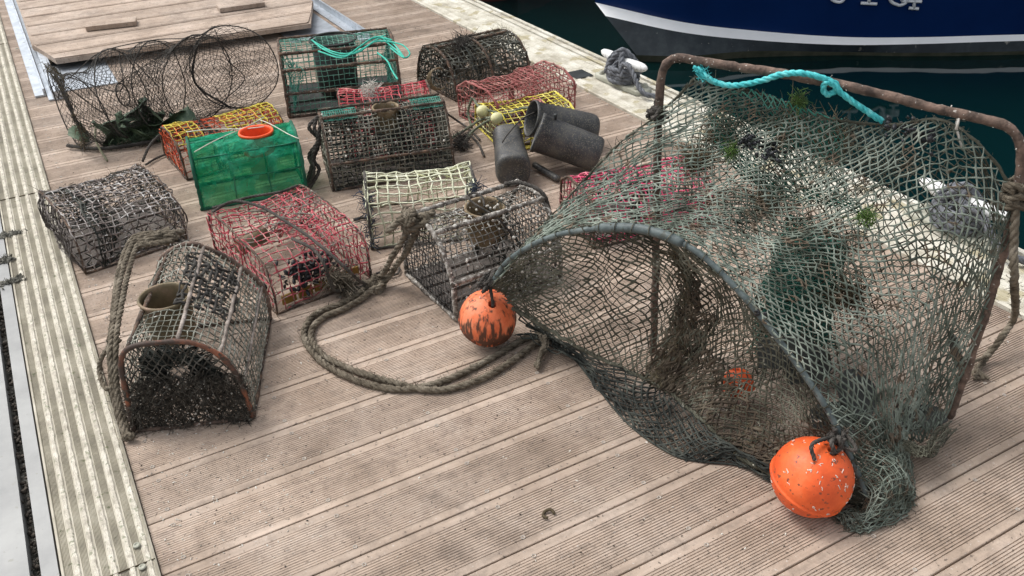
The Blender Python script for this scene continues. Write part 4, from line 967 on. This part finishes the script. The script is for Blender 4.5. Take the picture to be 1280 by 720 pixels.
    zz=[.15,.10,.075,.06,.055,.05,.045,.03,.02,.02]
    r0=np.array([Hh(*p) for p in f0]); r1=np.array([at(p[0],p[1],z) for p,z in zip(f1,zz)])
    inn=np.array([FA[0]+FB[0]-HA[0]-HB[0],FA[1]+FB[1]-HA[1]-HB[1],0])/2; inn/=np.linalg.norm(inn)
    rows=[r0]; w=np.array([0,.3,.7,1,1,1,.8,.4,.2,0])[:,None]
    for f in (.25,.5,.75):
        g=f**1.15; m=r0*(1-g)+r1*g+w*inn*.10*math.sin(PI*f); rows.append(m)
    rows.append(r1); C=np.array(rows); G=surf(np.transpose(C,(1,0,2)),126,40)
    aa=np.arange(127)[:,None]/126; bb=np.arange(41)[None]/40
    G+=(np.sin(PI*bb)*(.010*np.sin(38*aa+4*bb)+.006*np.sin(71*aa)))[...,None]*inn
    G=noisy(G,.012,6,4); mb=MB(); lattice(mb,G,.0021,'diamond',4,.0022,.006,7,sub=1,rvar=.35,drop=.003); build('front_netting',mb,M['net_front'],t); S2=G
    mb=MB(); P=G[24:100,21:].reshape(-1,3); fibres(mb,P,500,.008,.0010,.003); ii,jj=np.indices(G.shape[:2]); w_=np.abs(ii-(46+7*(jj/40)))<(.8+6*(jj/40)**1.6); P2=G[w_&(jj>7)]; fibres(mb,P2,900,.009,.0011,.003); w_=(jj>30)&(ii>50)&(ii<112); fibres(mb,G[w_],600,.008,.0010,.003); build('seaweed_growth',mb,M['weed'],t,kind='stuff')
    mb=MB(); g_=G+0
    for q_ in range(2): lattice(mb,g_[43+q_:56,9:]+rng.normal(0,.003,3),.0026,'diamond',4,.003,.008,3+q_,rvar=.5,drop=.10); lattice(mb,g_[47:62,22:]+rng.normal(0,.003,3),.0026,'diamond',4,.003,.008,3+q_,rvar=.5,drop=.08)
    lattice(mb,g_[52:112,28:]+np.array([0,0,.004]),.0027,'diamond',4,.003,.008,8,rvar=.5,drop=.06); pass
    build('fouled_netting',mb,M['foul'],t)
    mb=MB(); rope(mb,spline(r1,60)+rng.normal(0,.002,(60,3)),.006,fuzz=700); pass; build('foot_rope',mb,M['net_front'],t)
    # S3 floor bag
    o=[(672,408),(694,430),(719,450),(750,489),(789,533),(839,567),(878,577),(925,582),(970,600),(1030,622)]
    r2=np.array([at(p[0],p[1],.005) for p in o]); mid=(r1+r2)/2; mid[:,2]=.045; m2=r1*.2+r2*.8; m2[:,2]=.03
    C=np.array([r1,mid,m2,r2]); G=noisy(surf(np.transpose(C,(1,0,2)),62,12),.008,9,6)
    mb=MB(); lattice(mb,G,.0026,'diamond',4,.002,.004,6,sub=1); tube(mb,aspline(r2,.01),.003,5); build('floor_bag',mb,M['net_dark'],t)
    G2=G.copy(); G2[...,2]*=.3; G2[...,2]+=.003; G2+=rng.normal(0,.003,G2.shape); mb=MB(); lattice(mb,G2,.0022,'diamond',4,.003,.01,9,sub=1); build('under_netting',mb,M['net_dark'],t)
    # S4 corner bag at bottom right
    ta=np.array([Hh(1030,505),Hh(1055,556),Hh(1075,600),Hh(1088,632),Hh(1070,645)]); tb=np.array([at(1133,552,.015),at(1136,600,.01),at(1132,642,.008),at(1075,663,.006),at(1040,646,.006)])
    mid=(ta+tb)/2; mid[:,2]+=np.array([.05,.05,.05,.03,.01]); C=np.array([ta,mid,tb*.85+ta*.15+[0,0,.03],tb])
    G=noisy(surf(np.transpose(C,(1,0,2)),34,20),.02,9,5); mb=MB(); lattice(mb,G,.0017,'diamond',4,.003,.006,4,sub=1); G=noisy(G+np.array([0,0,-.012]),.02,12,8); lattice(mb,G,.0017,'diamond',4,.003,.006,4,sub=1); build('corner_bag',mb,M['net_top'],t)
    mb=MB(); fibres(mb,G.reshape(-1,3),700,.012,.001,.006); build('fray',mb,M['net_front'],t,kind='stuff')
    Gb=np.array([[at(px,py,.012+hh) for px,py in ((1135,556),(1150,566),(1170,560),(1188,535))] for hh,_ in ((0,0),(.03,0),(.07,0),(.10,0))])
    Gb=noisy(surf(Gb,18,22),.018,14,8); mb=MB(); lattice(mb,Gb,.0012,'diamond',4,.003,.012,9,sub=1); Gb=noisy(Gb+np.array([0,.02,0]),.02,16,3); lattice(mb,Gb,.0012,'diamond',4,.003,.012,9,sub=1); build('bunched_netting',mb,M['net_front'],t)
    # S5 back panel hanging from the frame behind
    tp=np.array([F(872,100),F(930,113),F(985,129),F(1040,146),F(1110,158),F(1195,155),F(1262,240)])
    bp=np.array([FA*(1-f)+FB*f for f in np.linspace(0,1,7)])+np.array([0,0,.01])
    back=-inn if (inn@(FA-HA))<0 else inn
    rows=[]
    for f in (0,.2,.45,.7,1): rows.append(tp*(1-f)+bp*f+back*(.16*math.sin(PI*f**.8))*np.array([.5,1,1,1,1,1,.2])[:,None])
    G=noisy(surf(np.transpose(np.array(rows),(1,0,2)),60,46),.02,5,7); mb=MB(); lattice(mb,G,.0015,'diamond',4,.002,.006,5,sub=1); build('back_netting',mb,M['net_front'],t); S5=G
    # gathered teal second layer along the top left and down the middle
    pts=[(878,100),(930,118),(990,134),(1050,150)]; a0=np.array([F(*p) for p in pts]); a1=a0+back*.05-np.array([0,0,.16]); a2=a0+back*.12-np.array([0,0,.30])
    G=noisy(surf(np.transpose(np.array([a0,a1,a2]),(1,0,2)),40,26),.03,7,9); mb=MB(); lattice(mb,G,.0017,'diamond',4,.002,.01,5); build('teal_netting',mb,M['net_teal'],t)
    # green folded netting inside
    mb=MB()
    for k in range(5):
        c0=at(1003,372,.24)+np.array([.015*k,.02*k,0]); 
        C=np.array([[c0+np.array([.8*u*.115*(1.2-.4*v),-.55*u*.115*(1.2-.4*v),v*.36-.18])+back*(.03*math.sin(3*u+k)) for v in (0,.35,.7,1.)] for u in (-.8,-.3,.3,.9)])
        G=noisy(surf(C,24,44),.03,9,11+k); lattice(mb,G,.0015,'square',4,.002,.008,5)
    build('green_bundle',mb,M['net_teal'],t)
    mb=MB(); 
    for px,py,z,n_ in ((985,160,.66,500),(1040,175,.6,400),(900,170,.6,400),(1030,310,.35,500),(960,250,.45,300),(1060,370,.28,300),(870,200,.5,400)): fibres(mb,[at(px,py,z)],n_,.04,.0012,.022)
    build('dry_weed_tufts',mb,M['weed'],t,kind='stuff')
    def nearest(px,py,S):
        r=ray(px,py); r/=np.linalg.norm(r); P=S.reshape(-1,3); w=P-EYE; tt=w@r; dd=np.linalg.norm(w-tt[:,None]*r,axis=1)-.02*(tt<0); k=dd.argsort()[:12]; return P[k[tt[k].argmin()]]
    for px,py in ((905,190),(999,122),(1077,276)):
        c=nearest(px,py,S1) if py!=122 else F(999,127); mb=MB(); fibres(mb,[c+np.array([0,0,.004])],200,.012,.0008,.009); build('green_weed_tuft',mb,M['greenweed'],t,kind='stuff')
    for px,py,n_,sp in ((1115,155,26,(.035,.03,.008)),(1150,165,18,(.03,.02,.008)),(930,172,44,(.025,.02,.012)),(958,185,30,(.02,.02,.012)),(955,384,10,(.008,.008,.008))):
        c=nearest(px,py,S1); mb=MB(); blobs(mb,c+rng.normal(0,1,(n_,3))*np.array(sp)*.8,.006,sq=(1.5,.7,.8)); build('mussel_cluster',mb,M['mussel'],t)
    # knots of rope holding floats
    for (px,py) in ((612,350),(1045,545)):
        c=Hh(px,py); mb=MB()
        for k in range(5): 
            P=c+rng.normal(0,.018,(7,3)); rope(mb,P,.0045,fuzz=30)
        build('knot',mb,M['rope_dk'],t)
    mb=MB(); c=F(822,140)
    for k in range(6): rope(mb,c+rng.normal(0,.016,(7,3)),.005,fuzz=60)
    build('knot',mb,M['rope_dk'],t)
    mb=MB(); c=F(1197,152); tube(mb,np.array([c+.017*(math.cos(q)*np.array([.6,.5,.2])+math.sin(q)*np.array([0,0,1.])) for q in np.linspace(0,2*PI,18)]),.003,6,closed=True); tube(mb,np.linspace(c+[0,0,-.015],F(1203,185),6),.003,6); build('hanging_ring',mb,M['shell'],t)
    return F,Hh,FA,FB,S1,inn,back
F_,Hh_,FA,FB,S1,inn,back=bignet()
# black grip tape end of frame post seen through, plastic plates in the net
for lab,px,py,z,sx,sy,rz,tl in (('grey plastic plate lying flat in the bottom of the big net',1072,492,.09,.085,.06,.5,.6),('dark plate leaning just under the teal bundle in the big net',985,440,.11,.085,.05,-.6,.7),('small dark plate lying just left of the flat grey plate in the net',1042,520,.06,.06,.04,-.5,.5),('narrow grey plastic plate standing upright in the right corner of the big net',1195,440,.09,.03,.07,1.2,1.2),('grey plastic plate tipped on edge against the hoop side of the big net',1010,455,.09,.07,.05,-.3,.9),('lowest grey plastic plate near the frame foot in the big net',1150,520,.03,.07,.035,-.5,.3)):
    c=at(px,py,z); ca,sa=math.cos(rz),math.sin(rz); ct,st=math.cos(tl),math.sin(tl)
    Rm=np.array([[ca,-sa,0],[sa,ca,0],[0,0,1]])@np.array([[1,0,0],[0,ct,-st],[0,st,ct]])
    mb=MB(); n_=8
    for k in range(1):
        pts=roundpoly([(-sx,-sy),(sx,-sy),(sx,sy),(-sx,sy),(-sx,-sy)],1); V0=np.array([[p[0],p[1],-.003] for p in pts])@Rm.T+c; V1=np.array([[p[0],p[1],.003] for p in pts])@Rm.T+c
        V0[:,2]=V0[:,2].clip(.004);V1[:,2]=V1[:,2].clip(.008)
        grid(mb,np.array([V0,V1])); mb.add(V0,[np.arange(len(V0))[::-1][None]]); mb.add(V1,[np.arange(len(V1))[None]])
    solo('plastic_plate',mb,M['plate'],lab,'plastic plate','plastic plates caught in the big net',smooth=False)
# floats
def floater(label,c,r,mt,axis,worms,rest=None):
    t=thing('float_buoy',label,'float',(c[0],c[1],c[2]-r),'orange floats tied to the hoop')
    ax=np.array(axis,float); ax/=np.linalg.norm(ax); u=np.cross(ax,[.2,.3,.9]); u/=np.linalg.norm(u); v=np.cross(ax,u)
    th=np.arange(48)*2*PI/48; prof=[]
    hr=.013
    for q in np.linspace(math.asin(hr/r),PI-math.asin(hr/r),110):
        R_=r*math.sin(q); z=r*math.cos(q); bulge=.0042*math.exp(-((q-1.85)/.05)**4); prof.append((R_+bulge,z))
    prof=[(hr*.75,prof[0][1]-.05),(hr*.9,prof[0][1]-.006)]+prof+[(hr*.9,prof[-1][1]+.006),(hr*.75,prof[-1][1]+.05)]
    mb=MB(); grid(mb,np.array([[c+ax*z+R_*(math.cos(q)*u+math.sin(q)*v) for q in th] for R_,z in prof])[:,::-1],closed_v=True); b=build('shell',mb,mt,t)
    mb=MB(); tube(mb,np.array([c+ax*(r-.045),c-ax*(r-.045)]),.0128,12); build('centre_tube',mb,M['black'],b)
    if worms:
        mb=MB()
        for k in range(worms):
            if k%4==0: d0=rng.normal(0,1,3); d0/=np.linalg.norm(d0)
            d=d0+rng.normal(0,.10,3); d/=np.linalg.norm(d)
            e=np.cross(d,rng.normal(0,1,3)); e/=np.linalg.norm(e); f=np.cross(d,e); n_=rng.integers(3,7); a=rng.uniform(0,6)
            p=d.copy(); P=[]
            for s in range(n_): P.append(c+r*1.004*p/np.linalg.norm(p)); a+=rng.normal(0,.5); p=p+rng.uniform(.014,.03)*(math.cos(a)*e+math.sin(a)*f); p/=np.linalg.norm(p)
            tube(mb,spline(P,n_*2),rng.uniform(.0007,.0013),5)
        build('worm_casts',mb,M['worm'],b,kind='stuff')
    return t,ax
r1=.090; c1=onv(610,397,at(610,432),at(611,432)+np.array([1,-.5,0])*.1)
c1=at(610,397,.1); 
floater('weathered orange float with dark streaked underside beside the thick brown rope',c1,r1*.985,M['float_old'],(-.05,-.5,.85),14)
c2=at(1015,596,.097); r2=.0965
tf,ax2=floater('bright orange float flecked with white worm casts at the hoop end near the bottom right',c2,r2,M['float'],(.25,-.25,.93),130)
# float tie ropes
mb=MB(); k=c1+np.array([-.05,-.5,.85])/np.linalg.norm([-.05,-.5,.85])*r1
rope(mb,[Hh_(611,352),(Hh_(611,352)+k)/2+[0,0,.01],k+[0,0,.01],k-[0,0,.01]],.005,fuzz=30); solo('float_lanyard',mb,M['rope_dk'],'short dark lanyard holding the weathered streaked float','rope')
mb=MB(); k=c2+ax2*r2
for dx in (-.012,.012): rope(mb,[Hh_(1048,548),k+[dx,0,.035],k+[dx,-.01,.012],k-ax2*.02],.0055,fuzz=30)
rope(mb,[Hh_(1048,548)+[0,0,.01],k+[-.05,.02,.03],k+[-.06,.0,.0]],.005,fuzz=30)
solo('float_lanyard',mb,M['rope_dk'],'knotted dark lanyard holding the bright orange float','rope')
c3=at(922,480,.07); tq,_=floater('broken orange float half hidden inside the big net',c3,.045,M['float'],(.1,.3,.9),6)
# ================================================================== ROPES
def zr(pts,z=.014): return [at(px,py,(zz if zz is not None else z)) for px,py,*q in pts for zz in [q[0] if q else None]]
mb=MB()
A=[(517,272,.285),(508,290,.25),(500,305,.20),(488,325,.13),(479,342,.06),(466,352,.022),(447,368),(425,380),(400,389),(385,402),(380,418),(386,434),(402,452),(428,468),(460,480),(500,487),(530,483),(560,474),(595,458),(630,438),(655,424),(674,420),(682,428)]
B=[(522,286,.28),(514,302,.22),(506,318,.15),(495,332,.09),(486,346,.04),(470,358,.02),(452,373),(430,386),(406,396),(392,408),(389,422),(396,436),(412,449),(440,462),(470,472),(500,480),(530,487),(562,486),(598,475),(630,458),(652,442),(668,430),(680,424)]
QA=rope(mb,zr(A,.011),.0102,fuzz=700); QB=rope(mb,zr(B,.012),.0102,fuzz=700)
c=at(514,272,.30)
for k in range(5): rope(mb,c+rng.normal(0,1,(6,3))*np.array([.035,.025,.018]),.011,fuzz=60)
c=at(467,352,.03)
for k in range(3): rope(mb,c+rng.normal(0,1,(5,3))*np.array([.02,.02,.01]),.009,fuzz=40)
P=[at(681,424,.02),at(680,438,.015),at(675,448,.012),at(671,460,.01)]
for k in range(6): rope(mb,[p+rng.normal(0,.007,3)+[0,0,.008] for p in P],.0055,fuzz=60)
solo('thick_rope',mb,M['rope'],'thick doubled brown rope lying in a long loop on the open deck','rope')
# rope over the front-left pot
mb=MB(); zt=near[:,2].max()
zl=[.26,.27,.24,.18,.12,.07,.03,.012]
for k in range(3):
    o=(k-1)*5
    pts=[(204+o*.6,296,.25),(183+o,292,.27),(165+o*1.1,305,.26),(152+o,345,.24),(143+o*.9,400,.22),(140+o*.8,440,.185),(146+o*.7,490,.10),(153+o*.5,525,.04),(160+o*.2,546,.014)]
    rope(mb,[at(*p)+rng.normal(0,.003,3) for p in pts],.0082,fuzz=260)
rope(mb,[at(150,425,.2),at(131,440,.16),at(124,462,.10),at(132,485,.08),at(146,480,.09)],.007,fuzz=80)
c=at(203,297,.26)
for k in range(4): rope(mb,c+rng.normal(0,1,(6,3))*np.array([.035,.02,.012]),.009,fuzz=60)
c=at(158,549,.014); rope(mb,c+rng.normal(0,1,(5,3))*np.array([.014,.014,.004])+[0,0,.006],.0085,fuzz=40)
solo('rope_bundle',mb,M['rope'],'bundle of rough brown rope draped over the front left pot','rope')
mb=MB(); rope(mb,[at(215,300,.24),at(232,302,.25),at(245,306,.245),at(250,310,.235)],.006,fuzz=60); solo('short_line',mb,M['rope_dk'],'short dark line knotted to the back hoop of the front left pot','line')
# right frame rope
mb=MB(); rope(mb,[F_(1270,238)+[0,0,.0],F_(1283,250)-inn*.03,F_(1284,300)-inn*.04,F_(1280,350)-inn*.03,at(1268,395,.13),at(1250,425,.07),at(1235,443,.03),at(1227,455,.014)],.010,fuzz=120)
for k in range(4): rope(mb,[at(1227,455,.016)+rng.normal(0,.004,3),at(1222,464,.012)+rng.normal(0,.006,3)+[0,0,.004],at(1218+6*k,474,.008)],.005)
rope(mb,[at(1234,445,.03),at(1218,452,.05),at(1212,458,.04)],.005)
c=F_(1270,243)
for k in range(5):
    a0=rng.uniform(0,6); rope(mb,[c+np.array([.026*math.cos(a0+q),.026*math.sin(a0+q),.008*math.sin(2*q+k)+.012*(k-2)]) for q in np.linspace(0,6,9)],.009)
solo('hanging_rope',mb,M['rope'],'twisted rope knotted round the right post of the steel frame and hanging to the deck','rope')
# teal rope
mb=MB(); lift=lambda p,o=.02: p-inn*o
rope(mb,[lift(F_(880,84)),lift(F_(893,92),.03),lift(F_(908,101),.03),lift(F_(930,105),.03),lift(F_(960,100),.025),lift(F_(990,91),.025),lift(F_(1020,90),.03),lift(F_(1045,98),.025),lift(F_(1052,108),.01),lift(F_(1044,117),.02),lift(F_(1040,108),.025),lift(F_(1050,100),.03),lift(F_(1062,116),.02),lift(F_(1080,133),.01),lift(F_(1103,152),.0)],.0075)
for k in range(2): rope(mb,[lift(F_(880+3*k,82+4*k),.03),lift(F_(890,88+3*k),.025),lift(F_(900,97),.03),lift(F_(912,101+k),.035)],.005)
fibres(mb,[lift(F_(882,84),.02),lift(F_(888,90),.03),lift(F_(895,95),.03)],60,.010,.0012,.006)
solo('teal_rope',mb,M['tealrope'],'bright teal rope looped around the top bar of the rusty frame','rope')
# lines over the pink pot
mb=MB()
for pts in ([(262,268,.17),(290,252,.20),(325,258,.21),(358,277,.215),(385,295,.215),(410,315,.21),(435,338,.16),(448,350,.08),(456,356,.03),(446,360,.012),(432,352,.02)],[(266,240+20,.18),(310,247,.2),(350,240,.2),(372,232,.19)],[(365,298,.21),(392,312,.21),(405,330,.19),(412,350,.12),(420,364,.05),(440,356,.02),(450,352,.02)]):
    rope(mb,[at(*p) for p in pts],.0055,fuzz=60)
solo('dark_line',mb,M['rope_dk'],'dark line trailing over the top of the pink pot','line')
mb=MB(); fibres(mb,[at(422,352,.05),at(430,358,.03),at(438,362,.02),at(415,345,.08)],300,.03,.002,.014); c=at(425,354,.04)
for k in range(3): rope(mb,c+rng.normal(0,1,(6,3))*np.array([.03,.02,.02])+[0,0,.01],.006)
solo('rope_tangle',mb,M['rope'],'small rope tangle at the foot of the pink pot','rope')
mb=MB(); rope(mb,[at(442,275,.01),at(455,272,.01),at(468,276,.012)],.006,fuzz=40); solo('rope_end',mb,M['rope_dk'],'stub of dark rope on the boards beside the left end of the cream pot','rope'); mb=MB(); rope(mb,[at(470,342,.02),at(488,337,.012),at(498,333,.01),at(497,342,.01),at(480,346,.01)],.004); solo('rope_end',mb,M['rope_dk'],'thin looped rope end beside the thick brown rope below the cream pot','rope')
# lines by the yellow pot
mb=MB()
for pts in ([(592,124,.14),(600,134,.15),(618,140,.15),(632,146,.13)],[(565,172,.012),(585,160,.03),(600,150,.10),(618,146,.15)],[(578,182,.012),(590,165,.05),(608,152,.12),(630,144,.13),(655,135,.15),(680,136,.17)],[(590,122,.16),(585,140,.08),(590,160,.03)]):
    rope(mb,[at(*p) for p in pts],.006,fuzz=50)
solo('green_line',mb,M['rope_green'],'faded green line knotted round the small yellow floats','line')
mb=MB()
for pts in ([(556,140,.1),(570,150,.03),(585,160,.012),(600,175,.01)],[(560,190,.02),(580,172,.012),(600,158,.02),(612,165,.012)],[(585,165,.02),(598,180,.01),(605,195,.01)]): rope(mb,[at(*p) for p in pts],.005,fuzz=30)
fibres(mb,[at(577,178,.02),at(578,184,.02),at(576,172,.03)],300,.025,.002,.010)
solo('dark_line',mb,M['rope_dk'],'dark tangled line on the boards between the encrusted pot and the tubs','line')
mb=MB(); rope(mb,[at(178,202,.012),at(184,188,.05),at(190,178,.05),at(196,172,.06),at(204,166,.08)],.006,fuzz=80); rope(mb,[at(182,206,.012),at(195,198,.012),at(210,192,.01),at(222,190,.01)],.005); solo('dark_line',mb,M['rope_dk'],'dark line running from the black fyke net to the grey brown pot','line')
# ================================================================== CLEATS
def cleat(label,o,rot,roped):
    t=thing('mooring_cleat',label,'cleat',o,'cleats on the pontoon edge')
    ca,sa=math.cos(rot),math.sin(rot); Rm=np.array([[ca,-sa,0],[sa,ca,0],[0,0,1.]]); T=lambda P: np.array(P)@Rm.T+o
    mb=MB(); pts=roundpoly([(-.2,-.035),(-.16,-.055),(.16,-.055),(.2,-.035),(.2,.035),(.16,.055),(-.16,.055),(-.2,.035),(-.2,-.035)],1)
    G=np.array([[(p[0]*s,p[1]*s,z) for p in pts] for s,z in ((1,0),(1,.018),(.95,.024),(.5,.026),(.01,.026))]); grid(mb,T(G.reshape(-1,3)).reshape(G.shape)); bpl=build('base_plate',mb,M['cleatbase'],t)
    for x_ in (-.15,.15):
        for y_ in (-.028,.028):
            mb=MB(); tube(mb,T([(x_,y_,.022),(x_,y_,.028),(x_,y_,.04),(x_,y_,.044)]),np.array([.016,.015,.012,.008]),8); build('bolt',mb,M['cleatbase'],bpl)
    mb=MB(); q=np.linspace(-1,1,25); tube(mb,T([(u*.19,0,.125+.012*u*u) for u in q]),.034*np.sqrt(np.clip(1-np.abs(q)**3,.02,1))*(.72+.28*np.abs(q)),14); build('horn',mb,M['cleat'],t)
    for x_ in (-.045,.045):
        mb=MB(); tube(mb,T([(x_,0,.02),(x_,0,.06),(x_,0,.12)]),np.array([.036,.026,.026]),12); build('stem',mb,M['cleat'],t)
    if roped:
        mb=MB()
        for k in range(4): rope(mb,T([((.085+.01*rng.random())*math.cos(q),(.062+.008*rng.random())*math.sin(q),.042+.02*k+.006*math.sin(q)) for q in np.linspace(.4*k,.4*k+6.0,14)]),.014)
        for sg,z0 in ((1,.15),(-1,.155),(1,.17)):
            rope(mb,T([(-.07*sg,-.06,.07),(-.04*sg,-.05,.13),(0,-.01,z0+.02),(.045*sg,.045,.13),(.07*sg,.06,.07)]),.0135)
        for k in range(3): rope(mb,T([(-.06+.02*k,-.065,.06),(-.07+.03*k,-.035,.13),(-.05+.03*k,.01,.165),(-.03+.03*k,.05,.13),(-.03+.02*k,.07,.07)]),.0135)
        rope(mb,T([(.04,-.05,.13),(.09,-.045,.14),(.14,-.05,.11),(.2,-.06,.06),(.25,-.05,.03),(.29,.0,.01),(.33,.08,-.1)]),.013)
        solo('mooring_rope',mb,M['rope_grey'],'grey mooring rope wound round the pale cleat' if roped==1 else 'grey mooring rope on the cleat behind the big net','rope')
cleat('white horned cleat on the pale edging, wound with grey rope, left of the rusty frame',at(765,112,.017)+[.09,.03,0],-PI/2+.05,1)
cleat('white horned cleat behind the right side of the big net',np.array([2.83,1.78,.017]),-PI/2,2)
# ================================================================== small debris
mb=MB(); pts=[]
for k in range(620):
    x_=rng.uniform(X0+.03,X1-.03); y_=1.0+5.8*rng.random()**1.3; pts.append((x_,y_,.001))
for k in range(520):
    pts.append((X0+abs(rng.normal(0,.25))+.02,rng.uniform(1.6,3.4),.001))
blobs(mb,np.array(pts),.0024,5,(1.5,.8,.35)); solo('shell_crumbs',mb,M['shell'],'scattered pale shell crumbs over the decking','shell debris',kind='stuff')
mb=MB(); pts=np.array([(rng.uniform(X0,X1),.9+5*rng.random()**1.2,.001) for k in range(500)]); blobs(mb,pts,.0019,5,(1.6,1,.4))
blobs(mb,np.array([(-.31+rng.normal(0,.006),y_,-.022+rng.uniform(-.004,.015)) for y_ in rng.uniform(1,5,380)]),.006,5,(1.3,1,.6))
solo('dark_crumbs',mb,M['crumb'],'scattered dark dried weed crumbs over the decking and in the edge gap','debris',kind='stuff')
for lab,px,py,s,mt in (('small curled brown seaweed scrap on the boards at bottom centre',686,643,.014,'weed'),):
    c=at(px,py,.006); mb=MB(); tube(mb,np.array([c+s*np.array([math.cos(q),math.sin(q),.2*math.sin(2*q)]) for q in np.linspace(-.3,4,14)]),.004,6); solo('seaweed_scrap',mb,M[mt],lab,'seaweed')
for lab,px,py,w_ in (('ragged grey weed clump bridging the gap at the upper left edge',10,293,.055),('ragged grey weed clump over the gap just below the upper one',8,325,.03),('lowest ragged grey weed clump over the left edge gap',12,352,.05)):
    c=at(px,py,.016); mb=MB(); pp=c+rng.normal(0,1,(90,3))*np.array([w_*.42,.010,.0015]); blobs(mb,pp,.005,6,(2.2,1,.4)); fibres(mb,pp,90,.01,.0008,.003); solo('weed_clump',mb,M['grey_mat'],lab,'seaweed','weed clumps on the left edge')
# ================================================================== CAMERA, LIGHT, WORLD
cam=bpy.data.cameras.new('camera'); co=bpy.data.objects.new('camera',cam); COL.objects.link(co); SC.camera=co
from mathutils import Matrix
Rw=np.stack([R[0],R[1],-R[2]],1)
co.matrix_world=Matrix.Translation((0,0,H))@Matrix(Rw.tolist()).to_4x4()
cam.sensor_width=36; cam.lens=FP/1280*36; cam.clip_start=.05; cam.clip_end=1000
w=bpy.data.worlds.new('World'); SC.world=w; w.use_nodes=True; N=w.node_tree.nodes; L=w.node_tree.links
bg=N['Background']; sk=N.new('ShaderNodeTexSky'); sk.sky_type='NISHITA'; sk.sun_disc=False
EL,AZ=math.radians(58),math.radians(-35)     # sun behind-left of the view
sk.sun_elevation=EL; sk.sun_rotation=AZ; sk.air_density=1.; sk.dust_density=4.; sk.ozone_density=1.
hs=N.new('ShaderNodeHueSaturation'); hs.inputs['Saturation'].default_value=.22; L.new(sk.outputs[0],hs.inputs['Color']); L.new(hs.outputs[0],bg.inputs['Color']); bg.inputs['Strength'].default_value=.148
sun=bpy.data.lights.new('sun','SUN'); so=bpy.data.objects.new('sun',sun); COL.objects.link(so); sun.energy=1.15; sun.angle=math.radians(24); sun.color=(1,.965,.92)
dv=Vector((math.sin(AZ)*math.cos(EL),math.cos(AZ)*math.cos(EL),math.sin(EL))); so.rotation_euler=dv.to_track_quat('Z','Y').to_euler(); so.location=(0,0,6)
SC.view_settings.view_transform='Standard'; SC.view_settings.look='None'; SC.view_settings.exposure=.62; SC.view_settings.gamma=1
